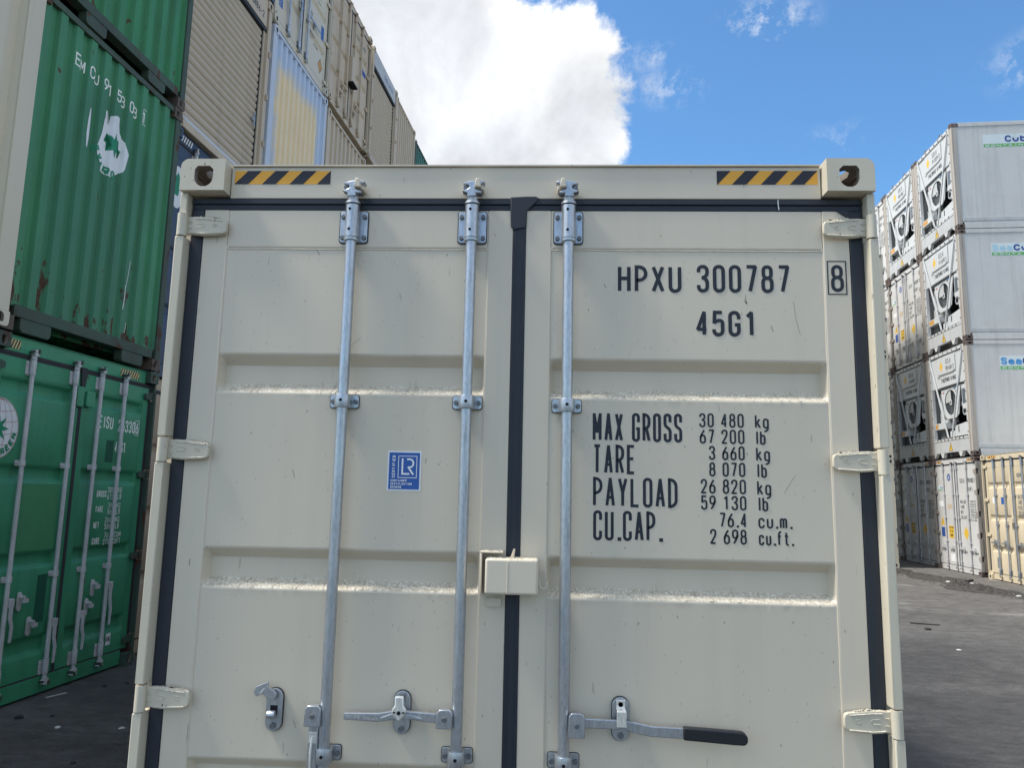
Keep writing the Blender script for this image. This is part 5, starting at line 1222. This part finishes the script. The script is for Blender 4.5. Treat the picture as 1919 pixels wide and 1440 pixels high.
def reefer_body(root, L=12.0):
    for sx in (-1, 1):
        casting(root, 'brown_cast', sx, True, fine=False); casting(root, 'brown_cast', sx, False, fine=False)
        p = MB(); a, b = sx * 1.2165, sx * 1.03; p.box(min(a, b), max(a, b), 0.006, 0.13, 0.118, 2.778); p.box(min(sx * 1.12, sx * 1.1), max(sx * 1.12, sx * 1.1), -0.006, 0.01, 0.118, 2.778); p.build('corner_post', 'post_rust', root, bevel=0.006)
    m = MB()
    for sx in (-1, 1):
        a, b = sx * 1.205, sx * 1.15; m.box(min(a, b), max(a, b), 0.131, L, 0.30, 2.785)
    m.box(-1.149, 1.149, 0.45, L, 2.74, 2.86); m.box(-1.149, 1.149, 0.45, L, 0.10, 0.16); m.box(-1.149, 1.149, L - .1, L, .16, 2.74)
    sh = m.build('container_shell', 'reefer', root, smooth=0)
    for sx in (-1, 1):
        m = MB(); a, b = sx * 1.2175, sx * 1.15; m.box(min(a, b), max(a, b), 0.179, L, 2.7865, 2.892); m.build('top_rail', 'reefer', sh, bevel=0.005)
        m = MB(); a, b = sx * 1.2150, sx * 1.15; m.box(min(a, b), max(a, b), 0.179, L, 0.005, 0.165); m.build('bottom_rail', 'reefer', sh, bevel=0.005)
        m = MB(); a, b = sx * 1.2165, sx * 1.15; m.box(min(a, b), max(a, b), 0.132, L, 0.200, 0.298); m.build('kick_rail', 'reefer_sill', sh, bevel=0.005)
        m = MB(); a, b = sx * 1.210, sx * 1.15; m.box(min(a, b), max(a, b), 0.132, L, 0.1655, 0.1995); m.build('rail_web', 'reefer_sill', sh)
    for i in range(11):   # vertical joints of the cladding
        yy = 0.48 + i * 1.06
        m = MB(); m.box(1.2045, 1.2075, yy, yy + 0.012, 0.30, 2.785); m.build('cladding_joint', 'reefer', sh)
    return sh

def side_sign(root, y0, z0, z1, sea):
    f = rightside(1.2075)
    h = z1 - z0; w = 2.35
    m = MB(); m.poly([(1.2060, y0, z0), (1.2060, y0 + w, z0), (1.2060, y0 + w, z1), (1.2060, y0, z1)]); o = m.build('company_sign', 'sign_pale', root, smooth=0)
    m = MB(); m.poly([(1.2066, y0 + .01, z0 + .01), (1.2066, y0 + w - .01, z0 + .01), (1.2066, y0 + w - .01, z0 + h * .27), (1.2066, y0 + .01, z0 + h * .27)]); m.build('sign_band', 'sign_green', o, smooth=0)
    m = MB(); text(m, 'CONTAINER LEASING', y0 + .05, z0 + h * .07, h * .145, 2.2, .016, f); m.build('sign_print', 'sign_pale', o, smooth=0)
    if sea:
        m = MB(); text(m, 'Sea', y0 + .03, z0 + h * .38, h * .50, .48, .044, f, wr=0.84); m.build('sign_word', sea, o, smooth=0)
    m = MB(); text(m, 'Cube', y0 + .53, z0 + h * .38, h * .50, .70, .044, f, wr=0.84); m.build('sign_word', 'sign_navy', o, smooth=0)

def fridge_end(root, line1, line2, orange=True):
    """machinery end of a reefer: upper panel, condenser fan, V brace, controller, compressor bay"""
    Z = lambda v: 0.52 + 2.24 * v
    X = lambda u: -1.02 + 2.04 * u
    wm = 'reefer_clean'
    fr = MB(); fr.box(-1.029, 1.029, 0.02, 0.12, 2.765, 2.850); tr = fr.build('top_frame_rail', wm, root, bevel=0.004)
    for i in range(8):
        m = MB(); m.cyl((-0.92 + i * .263, 0.008, 2.805), (-0.92 + i * .263, 0.025, 2.805), 0.022, n=6); m.build('frame_bolt', 'brown_cast', tr)
    for x in (-.47, .45):
        m = MB(); m.box(x - .09, x + .09, 0.02, 0.10, 2.8515, 2.875); m.tube([(x - .07, .06, 2.87), (x - .05, .06, 2.95), (x + .03, .06, 2.95), (x + .05, .06, 2.87)], .012, 6); m.build('lifting_loop', 'bolt', tr)
    for sx in (-1, 1):
        m = MB(); a, b = sx * 1.029, sx * .955; m.box(min(a, b), max(a, b), 0.02, 0.10, 0.525, 2.764); s = m.build('side_frame', wm, root, bevel=0.004)
        for i in range(9):
            m = MB(); m.cyl((sx * .995, 0.008, 0.62 + i * .255), (sx * .995, 0.025, 0.62 + i * .255), 0.018, n=6); m.build('frame_bolt', 'brown_cast', s)
    # slotted rail and plain sill with the warning triangle
    m = MB(); m.box(-1.029, 1.029, 0.008, 0.12, 0.455, 0.515); sr = m.build('slotted_rail', 'reefer_sill', root, bevel=0.003)
    for i in range(9):
        m = MB(); m.box(-.94 + i * .215, -.94 + i * .215 + .15, 0.0055, 0.0075, 0.472, 0.498); m.build('rail_slot', wm, sr)
        if i < 8: m = MB(); m.box(-.94 + i * .215 + .156, -.94 + i * .215 + .209, 0.0055, 0.0075, 0.458, 0.512); m.build('rail_gap', 'brown_cast', sr)
    m = MB(); m.box(-1.029, 1.029, 0.014, 0.10, 0.150, 0.453); sp = m.build('end_sill', 'reefer_sill', root, bevel=0.004)
    for x in (-.52, .52):
        m = MB(); m.prism([(x - .11, .149), (x + .11, .149), (x + .035, .02), (x - .035, .02)], 0.016, 0.09); m.build('fork_lug', 'reefer', sp)
    for sx in (-1, 1):
        m = MB(); m.prism([(sx * 1.029, .149), (sx * .86, .149), (sx * 1.0, .03), (sx * 1.029, .03)], 0.016, 0.09); m.build('sill_gusset', 'reefer_sill', sp)
    m = MB(); m.poly([(-.13, .0125, .185), (.11, .0125, .185), (-.01, .0125, .425)]); w = m.build('warning_triangle', 'ink', sp, smooth=0)
    m = MB(); m.poly([(-.108, .0115, .197), (.088, .0115, .197), (-.01, .0115, .400)]); m.build('triangle_face', 'label_yellow', w, smooth=0)
    m = MB(); ribbon(m, [Vector((-.0, .34)), Vector((-.025, .285)), Vector((.005, .285)), Vector((-.02, .225))], False, .016, front(.0105), 0); m.build('triangle_mark', 'ink', w, smooth=0)
    # recess
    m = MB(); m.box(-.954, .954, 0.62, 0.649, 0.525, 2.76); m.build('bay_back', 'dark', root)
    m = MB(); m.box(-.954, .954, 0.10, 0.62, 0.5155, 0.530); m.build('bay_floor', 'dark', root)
    # upper white panel
    m = MB(); m.box(X(.03), X(.97), 0.05, 0.40, Z(.62), Z(.997)); up = m.build('upper_panel', wm, root, bevel=0.006)
    m = MB(); m.box(X(.235), X(.74), 0.034, 0.049, Z(.775), Z(.985)); ap = m.build('access_panel', wm, up, bevel=0.005)
    m = MB()
    pts = [(.215, .752), (.27, .752), (.295, .768), (.66, .768), (.68, .785), (.735, .785)]
    ribbon(m, [Vector((X(u), Z(v))) for u, v in pts], False, .020, front(.0330), 0); ribbon(m, [Vector((X(.738), Z(.79))), Vector((X(.738), Z(.97)))], False, .010, front(.0335), 1); m.build('panel_edge', 'bolt', ap, smooth=0)
    m = MB(); m.box(X(.22), X(.75), 0.049, 0.0495, Z(.612), Z(.625)) ; m.box(X(.2), X(.78), .06, .09, Z(.605), Z(.619)); m.build('panel_shadow_strip', 'bolt', up)  # dark strip painted for the shadow line below the upper panel
    m = MB(); c0, c1 = X(.335), Z(.872); m.poly([(c0 - .10, .0332, c1), (c0, .0332, c1 - .15), (c0 + .10, .0332, c1), (c0, .0332, c1 + .15)]); m.build('yellow_diamond', 'label_yellow', ap, smooth=0)
    m = MB(); text(m, line1, X(.47), Z(.885), .135, .30, .020, front(.0328)); text(m, line2, X(.47), Z(.805), .125, .46, .018, front(.0328)); m.build('serial_number', 'far_ink', ap, smooth=0)
    m = MB(); text(m, 'THERMO KING', X(.30), Z(.672), .125, .86, .026, front(.0492), wr=.82); m.build('maker_name', 'ink', up, smooth=0)
    # fan panel
    cx, cz, r = X(.485), Z(.425), .335
    m = MB(); m.plate_hole([(X(.235), Z(.604)), (X(.79), Z(.604)), (X(.70), Z(.27)), (X(.62), Z(.235)), (X(.38), Z(.235)), (X(.31), Z(.27))], circle(cx, cz, r, n=28), 0.085, 0.10); fp = m.build('fan_panel', wm, root)
    m = MB(); m.poly([(x, .17, z) for x, z in circle(cx, cz, r + .01, n=28)]); m.build('fan_opening', 'grille', fp, smooth=0)
    for i in range(11):
        h = -r + (i + .5) * 2 * r / 11; ww = math.sqrt(r * r - h * h); m = MB(); m.box(cx - ww, cx + ww, .112, .124, cz + h - .008, cz + h + .008); m.build('fan_guard_bar', 'bolt', fp)
    m = MB(); m.prism([(cx + .01, cz + .01)] + [(cx + .01 + (r - .02) * math.cos(rad(a)), cz + .01 + (r - .02) * math.sin(rad(a))) for a in range(92, 181, 11)], .100, .108); m.build('fan_shroud', 'reefer_sill', fp)
    m = MB(); m.box(cx - .06, cx + .06, .092, .099, cz - .07, cz + .06); m.build('fan_plate', wm, fp)
    m = MB(); m.box(cx - .025, cx + .025, .089, .0915, cz - .04, cz + .035); m.build('fan_mark', 'ink', fp)
    for u, v, c in ((.62, .575, 'bolt'), (.665, .54, 'bolt'), (.30, .555, 'logo_red'), (.645, .585, 'sign_blue')):
        m = MB(); m.poly([(X(u) - .045, .0845, Z(v) - .022), (X(u) + .045, .0845, Z(v) - .022), (X(u) + .045, .0845, Z(v) + .022), (X(u) - .045, .0845, Z(v) + .022)]); m.build('small_label', c, fp, smooth=0)
    # V brace in front
    m = MB()
    for a, b in (((-.985, 2.745), (-.115, .530)), ((.935, 2.745), (.085, .530))):
        m.prism([(a[0] - .021, a[1]), (a[0] + .021, a[1]), (b[0] + .021, b[1]), (b[0] - .021, b[1])], 0.000 if a[0] < 0 else 0.004, 0.034)
    m.build('v_brace', wm, root, bevel=0.006)
    # right bay: pipes, controller, compressor
    for z in (Z(.53), Z(.41)):
        m = MB(); m.cyl((X(.70), .30, z), (X(.99), .30, z), .018, n=8); m.build('bay_pipe', wm, root)
    m = MB(); m.box(X(.865), X(.985), 0.03, 0.20, Z(.305), Z(.585)); cb = m.build('controller_box', wm, root, bevel=0.01)
    m = MB(); m.box(X(.888), X(.962), 0.024, 0.029, Z(.37), Z(.535)); m.build('controller_display', 'glass', cb)
    m = MB(); m.cyl((X(.775), .16, Z(.30)), (X(.775), .40, Z(.30)), .12, n=18); m.box(X(.70), X(.82), .14, .4, Z(.36), Z(.41)); m.build('compressor', wm, root, bevel=.01)
    m = MB(); m.cyl((X(.775), .155, Z(.30)), (X(.775), .159, Z(.30)), .075, n=16); m.build('compressor_port', 'ink', root)
    # right lower cover
    m = MB(); m.prism([(X(.585), Z(.015)), (X(.965), Z(.015)), (X(.965), Z(.165)), (X(.60), Z(.135))], .06, .30); rc = m.build('lower_cover', wm, root, bevel=.006)
    m = MB(); m.box(X(.69), X(.71), .056, .0595, Z(.06), Z(.13)); m.build('cover_handle', 'ink', rc)
    m = MB(); m.box(X(.43), X(.575), .08, .30, Z(.012), Z(.085)); m.build('centre_cover', wm, root, bevel=.006)
    # left bay
    m = MB(); m.box(X(.16), X(.30), .12, .40, Z(.30), Z(.56)); m.build('junction_box', wm, root, bevel=.008)
    m = MB(); m.prism([(X(.04), Z(.205)), (X(.34), Z(.205)), (X(.30), Z(.30)), (X(.04), Z(.34))], .20, .40); m.build('duct_cover', 'reefer_sill', root)
    m = MB(); m.box(X(.035), X(.375), .05, .30, Z(.125), Z(.20)); lb = m.build('lower_bar', wm, root, bevel=.006)
    u1 = .20 if orange else .13
    m = MB(); m.poly([(X(.05), .0485, Z(.137)), (X(u1), .0485, Z(.137)), (X(u1), .0485, Z(.190)), (X(.05), .0485, Z(.190))]); m.build('orange_label', 'label_orange', lb, smooth=0)
    m = MB(); m.prism([(X(.04), Z(.01)), (X(.20), Z(.01)), (X(.16), Z(.115)), (X(.04), Z(.115))], .18, .40); m.build('cable_tray', 'grille', root)

def reefer_doors(root, s1, s2, s3, labels=True):
    dl, dr, hd, rods = door_end(root, dict(mat='reefer', post='post_rust', cast='brown_cast', frame='reefer', gasket='gasket_grey', ribs=[], yp=0.0575, hinge_z=(2.54, 2.03, 1.50, 0.98, 0.42), hinge_h=0.12, hinge_mat='hinge_rust',
        rods=[(-.63, 1), (-.12, 1), (.14, -1), (.68, -1)], metals=('galv_old', 'hinge_rust', 'dark'), z_mid=(1.96, 1.37, .76), keeper='hinge_rust', handles_flat=((0, -1, .60, .36), (1, -1, .60, .36), (2, 1, .60, .30), (3, 1, .60, .34)), L=4, shell='reefer', ribbed=False))
    y = .0565; f = front(y - .001)
    m = MB(); text(m, s1, .26, 2.26, .115, .24, .017, f); text(m, s2, .70, 2.26, .115, .36, .017, f); text(m, s3, .66, 2.05, .105, .26, .016, f); m.build('serial_number', 'far_ink', dr, smooth=0)
    for i, (a, b) in enumerate((('MAX.GW', '34000 KG'), ('TARE', '4640 KG'), ('NET', '29360 KG'), ('CU.CAP', '67.0 CBM'))):
        m = MB(); text(m, a, .22, 1.74 - i * .13, .09, (.30, .22, .17, .30)[i], .016, f); m.build('weight_name', 'far_ink', dr, smooth=0)
        for dz in (1.77, 1.70): m = MB(); text(m, b, .74, dz - i * .13, .05, .30, .009, f); m.build('weight_number', 'far_ink', dr, smooth=0)
    if labels:
        def sq(d, n, mt, x0, x1, z0, z1):
            q = MB(); q.poly([(x0, y - .0006, z0), (x1, y - .0006, z0), (x1, y - .0006, z1), (x0, y - .0006, z1)]); return q.build(n, mt, d, smooth=0)
        q = MB(); q.poly([(-.98, y - .0006, 1.17), (-.74, y - .0006, 1.17), (-.86, y - .0006, 1.41)]); w = q.build('warning_triangle', 'label_yellow', dl, smooth=0)
        q = MB(); ribbon(q, [Vector((-.86, 1.34)), Vector((-.88, 1.28)), Vector((-.845, 1.28)), Vector((-.87, 1.21))], False, .014, front(y - .0016), 0); q.build('triangle_mark', 'ink', w, smooth=0)
        sq(dl, 'blue_notice', 'sign_navy', -.96, -.76, .86, 1.11)
        c = sq(dl, 'caution_notice', 'label_yellow', -.52, -.24, .84, 1.16)
        q = MB(); text(q, 'CAUTION', -.505, 1.09, .05, .25, .010, front(y - .0016)); text(q, '9-6', -.47, .99, .06, .18, .014, front(y - .0016)); text(q, 'HIGH', -.45, .88, .07, .14, .016, front(y - .0016)); q.build('notice_print', 'ink', c, smooth=0)
        q = MB(); q.poly([(.30, y - .0006, 1.0), (.44, y - .0006, .83), (.58, y - .0006, 1.0), (.44, y - .0006, 1.17)]); q.build('yellow_diamond', 'label_yellow', dr, smooth=0)
        q = MB(); q.poly([(x, y - .0006, z) for x, z in circle(-.36, 2.42, .085, .10)]); o = q.build('round_sticker', 'sign_navy', dl, smooth=0)
        q = MB(); text(q, 'A', -.395, 2.36, .12, .07, .014, front(y - .0014)); q.build('sticker_print', 'white', o, smooth=0)
        s = sq(dl, 'company_sign', 'sign_pale', -1.03, -.66, 2.08, 2.22); q = MB(); text(q, 'Cube', -.88, 2.12, .08, .22, .02, front(y - .0016)); q.build('sign_word', 'sign_navy', s, smooth=0)
        q = MB(); q.poly([(-1.03, y - .0012, 2.08), (-.66, y - .0012, 2.08), (-.66, y - .0012, 2.105), (-1.03, y - .0012, 2.105)]); q.build('sign_band', 'sign_green', s, smooth=0)
        sq(dl, 'paper_label', 'white', -1.02, -.70, 1.66, 1.80); sq(dl, 'brown_tape', 'tan', -.52, -.26, 1.60, 1.72); sq(dl, 'paper_label', 'white', -.50, -.24, .24, .44)
    return dl, dr

def right_row():
    base = [0, 2.896, 5.792, 8.688]
    # nearest: beige doors on the ground
    r = thing('shipping_container', 'beige door-end container on the ground at the right edge of the picture', 'shipping container', **right(-1.12, 0))
    dl, dr, hd, rods = door_end(r, dict(mat='beige', rods=[(-.70, 1), (-.28, 1), (.10, -1), (.50, -1)], metals=('galv', 'galv', 'dark'), ribs=[(2.25, 2.21, 2.14, 2.10), (1.50, 1.46, 1.39, 1.35), (.79, .75, .68, .64)], z_mid=(1.94, 1.27, .80), handles_flat=((0, -1, .86, .30), (1, -1, .86, .24), (2, 1, .86, .28)), lock_box=(-.10, .09, 1.33, 1.45), L=6, hinge_z=(2.62, 1.84, 1.03, .16), hinge_h=.09))
    for x0, x1, n in ((-.98, -.62, 4), (.62, .98, 4)): hazard_tape(hd, x0, x1, 2.80, 2.86, .0505, 'tape_yellow', 'tape_black', n, True, .12)
    f = front(.0600)
    m = MB(); text(m, 'HDMU', .22, 2.33, .105, .24, .016, f); text(m, '300612', .62, 2.33, .105, .33, .016, f); text(m, '45G1', .64, 2.12, .10, .24, .016, f); m.build('serial_number', 'far_ink', dr, smooth=0)
    for i, (a, b) in enumerate((('MAX GROSS', .34), ('TARE', .17), ('PAYLOAD', .32), ('CU.CAP.', .26))):
        m = MB(); text(m, a, .20, 1.86 - i * .12, .10, b, .014, f); m.build('weight_name', 'far_ink', dr, smooth=0)
        m = MB(); text(m, ('30 480', '3 660', '26 820', '76.4')[i], .64, 1.89 - i * .12, .05, .2, .009, f); m.build('weight_number', 'far_ink', dr, smooth=0)
    m = MB(); m.poly([(-.52, .0602, 1.74), (-.40, .0602, 1.74), (-.40, .0602, 1.90), (-.52, .0602, 1.90)]); m.build('certification_sticker', 'blue_label', dl, smooth=0)
    m = MB(); m.poly([(-.90, .0602, 1.76), (-.80, .0602, 1.76), (-.79, .0602, 1.90), (-.90, .0602, 1.90)]); m.build('paper_label', 'white', dl, smooth=0)
    m = MB(); m.poly([(-.88, .0602, .28), (-.72, .0602, .28), (-.72, .0602, .52), (-.88, .0602, .52)]); m.build('grey_plate', 'grille', dl, smooth=0)
    G = 'refrigerated containers in the right stacks'
    # near column
    r = thing('reefer_container', 'white reefer on the ground showing its doors with yellow and blue notices', 'refrigerated container', group=G, **right(0, base[0]))
    dl, dr = reefer_doors(r, 'SZLU', '981803 7', '45R1')
    hdm = [c for c in r.children if c.name.startswith('header_beam')][0]
    for x0, x1 in ((-1.0, -.72), (.72, 1.0)): hazard_tape(hdm, x0, x1, 2.80, 2.86, .0505, 'tape_yellow', 'tape_black', 3, True, .16)
    rows = ((1, 'SZLU', '981404 2', 'sign_blue', (5.03, 5.39), 'white reefer with bright blue and navy sign, lowest fan end of the near stack', False),
            (2, 'SZLU', '911690 5', 'sign_faded', (7.96, 8.30), 'white reefer with half faded sign, middle fan end of the near stack', True),
            (3, 'SZLU', '911029 0', None, (10.87, 11.23), 'white reefer on top of the near stack, the first half of its sign blank', True))
    for k, a, b, sea, (s0, s1), lab, orr in rows:
        r = thing('reefer_container', lab, 'refrigerated container', group=G, **right(0, base[k] + .006))
        sh = reefer_body(r); fridge_end(r, a, b, orr); side_sign(sh, .76, s0 - base[k], s1 - base[k], sea)
    # second column
    r = thing('reefer_container', 'shaded white reefer on the ground with its doors deep behind the near stack', 'refrigerated container', group=G, **right(1, base[0]))
    reefer_doors(r, 'SZLU', '985976 1', '45R1')
    hdm = [c for c in r.children if c.name.startswith('header_beam')][0]
    for x0, x1 in ((.72, 1.0),): hazard_tape(hdm, x0, x1, 2.80, 2.86, .0505, 'tape_yellow', 'tape_black', 3, True, .16)
    r = thing('reefer_container', 'shaded fan-end reefer between two sets of reefer doors in the farther stack', 'refrigerated container', group=G, **right(1, base[1] + .006))
    reefer_body(r, 6); fridge_end(r, 'SZLU', '911495 2')
    r = thing('reefer_container', 'grimy white reefer doors just under the top fan end of the farther stack', 'refrigerated container', group=G, **right(1, base[2] + .006))
    reefer_doors(r, 'SZLU', '910297 2', '45R1')
    r = thing('reefer_container', 'white fan-end reefer on top of the farther stack', 'refrigerated container', group=G, **right(1, base[3] + .006))
    reefer_body(r, 6); fridge_end(r, 'SZLU', '981486 7')
    # third column, a sliver beside the container in front
    for k in (0, 1, 2, 3):
        r = thing('reefer_container', ('lowest reefer deep in the shade of the farthest stack', 'reefer one up from the ground in the shaded farthest stack', 'grey white reefer sliver under the topmost one of the farthest stack', 'topmost grey white reefer sliver beside the hinge of the cream container')[k], 'refrigerated container', group=G, **right(2, base[k]))
        reefer_doors(r, 'SZLU', '910451 0', '45R1', False)
    # stack of three cream containers close behind the container in front
    for k in range(3):
        r = thing('shipping_container', ('cream container on the ground, its corner edge showing right of the cream doors', 'cream container in the middle of the three whose edges show right of the cream doors', 'topmost of the three cream containers whose edges show right of the cream doors')[k], 'shipping container', loc=(9.5526 - W2, 18.44, k * 2.905), group='cream closed-end containers')
        corr_end(r, dict(mat='cream2', pw=0.24, L=6))
        for z in (.55, .95, 1.9, 2.3):
            m = MB(); m.box(1.190, 1.2225, -0.012, 0.02, z, z + .09); m.build('lashing_bar', 'bolt', r)
right_row()
# ------------------------------------------------------------------ ground and litter
def ground():
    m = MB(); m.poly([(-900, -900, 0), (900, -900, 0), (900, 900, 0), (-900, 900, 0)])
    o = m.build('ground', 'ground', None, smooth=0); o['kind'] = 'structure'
ground()
def stone(x, y, s, mat, name, label, cat='stone', flat_=0.5, group=None):
    m = MB(); bmesh.ops.create_icosphere(m.bm, subdivisions=2, radius=s)
    for v in m.bm.verts: v.co = Vector((v.co.x * random.uniform(.75, 1.25), v.co.y * random.uniform(.75, 1.25), v.co.z * flat_ * random.uniform(.7, 1.2)))
    o = m.build(name, mat, None, smooth=0, loc=(x, y, s * flat_ * .55)); o.rotation_euler = (0, 0, random.uniform(0, 6)); tag(o, label, cat, group); return o
stone(-3.791, 3.218, .030, 'stone_dark', 'dark_stone', 'larger dark stone on the asphalt near the bottom left corner', group='loose stones')
stone(-3.581, 3.284, .018, 'stone_dark', 'dark_stone', 'small dark stone behind the pale pebble, below the globe-sticker container', group='loose stones')
stone(-3.365, 3.022, .020, 'stone_pale', 'pale_pebble', 'round pale pebble on the dark asphalt at lower left', group='loose stones')
stone(-2.917, 3.062, .024, 'stone_pale', 'paper_scrap', 'flat white scrap on the asphalt close to the cream container edge', 'litter', .3)
stone(-3.700, 4.156, .022, 'stone_dark', 'dark_stone', 'dark stone just in front of the rusty corner of the globe-sticker container', group='loose stones')
stone(-3.573, 4.285, .016, 'stone_dark', 'dark_stone', 'tiny dark stone nearest the post of the cream container', group='loose stones')
stone(-2.830, 2.368, .016, 'stone_dark', 'dark_stone', 'dark chip at the bottom edge of the picture left of the cream container', group='loose stones')
stone(5.370, 8.446, .042, 'stone_dark', 'dark_stone', 'dark stone just in front of the dark stick on the right', group='loose stones')
stone(5.024, 6.998, .030, 'stone_pale', 'paper_scrap', 'small white scrap on the bare asphalt at the right', 'litter', .3)
m = MB(); m.box(-.085, .085, -.006, .006, 0, .006); o = m.build('white_stick', 'stone_pale', None, loc=(-3.915, 3.83, .002)); o.rotation_euler = (0, 0, 1.15); tag(o, 'thin white stick lying beside the bottom sill of the globe-sticker container', 'stick')
m = MB(); m.prism([(-.19, 0), (.19, .002), (.19, .012), (-.19, .016)], -.012, .012); o = m.build('dark_stick', 'wood_dark', None, bevel=.004, loc=(5.55, 8.885, .003)); o.rotation_euler = (0, 0, -.30); tag(o, 'dark stick lying on the asphalt on the right', 'stick')
m = MB(); m.prism([(-.14, 0), (.14, .01), (.14, .06), (-.14, .05)], -.03, .03); o = m.build('broken_board', 'wood_dark', None, bevel=.004, loc=(9.39, 14.80, .03)); o.rotation_euler = (0, 0, .7); tag(o, 'dark broken board on the rubble strip in front of the white reefer doors', 'board')
for i, (x, y, s) in enumerate(((8.962, 14.857, .055), (9.021, 14.473, .050), (9.12, 14.60, .042), (9.25, 14.62, .05), (9.349, 14.644, .045), (8.957, 13.375, .05), (9.063, 12.523, .05))):
    stone(x, y, s, 'stone_pale', 'rubble_stone', 'pale stone in the rubble strip before the reefer doors', group='rubble stones')
def rubble():
    m = MB()
    for i in range(900):
        t = random.random(); y = 12.0 + 5.6 * t; x = 9.05 + .15 * math.sin(y * 1.7) + random.gauss(0, .22); s = random.uniform(.008, .035) * (1.4 if random.random() < .1 else 1)
        a = [m.v(x + s * math.cos(k * 1.257 + i) * random.uniform(.7, 1.2), y + s * math.sin(k * 1.257 + i) * random.uniform(.7, 1.2), .004) for k in range(5)]; b = m.v(x, y, .004 + s * random.uniform(.4, .9))
        for k in range(5): m.face([a[k], a[(k + 1) % 5], b])
    o = m.build('gravel', 'gravel', None, smooth=0); o['kind'] = 'stuff'
    m = MB()
    nx, ny = 22, 120; V = []
    for j in range(ny + 1):
        y = 11.5 + 6.4 * j / ny; row = []
        for i in range(nx + 1):
            u = i / nx * 2 - 1; cx = 9.05 + .15 * math.sin(y * 1.7); h = max(0, 1 - abs(u) ** 1.3) * (.045 + .045 * math.sin(y * 2.3 + u) * math.sin(y * 5.1 + 2 * u) + random.uniform(-.015, .05)) * min(1, j / 6, (ny - j) / 6) * max(0, .35 + .65 * math.sin(y * 1.9 + 1.2 * math.sin(i * .9)) + random.uniform(-.2, .2))
            row.append(m.v(cx + u * (.42 + .22 * math.sin(y * 2.9)) + random.uniform(-.02, .02), y, max(.003, .004 + h + random.uniform(0, .012) * (1 - abs(u)))))
        V.append(row)
    for j in range(ny):
        for i in range(nx): m.face([V[j][i], V[j][i + 1], V[j + 1][i + 1], V[j + 1][i]])
    o = m.build('rubble_ridge', 'rubble', None, smooth=0); o['kind'] = 'stuff'
def rub_mat():
    m = NT('crumbled_dirt'); n = m.noise(12, 7, .7)
    c = m.mix(m.mr(n, .35, .7), (.022, .020, .019), (.070, .063, .057)); d, cc = m.voro(38); k = m.math('MULTIPLY', m.mr(d, .15, .35, 1, 0), m.math('GREATER_THAN', m.sep(cc)[0], .86)); c = m.mix(k, c, (.22, .21, .2))
    m.bump(n, .8, .02); return m.done(c, .9)
M['rubble'] = rub_mat(); M['gravel'] = flat('loose_gravel', (.075, .07, .066), .9, .4)
rubble()
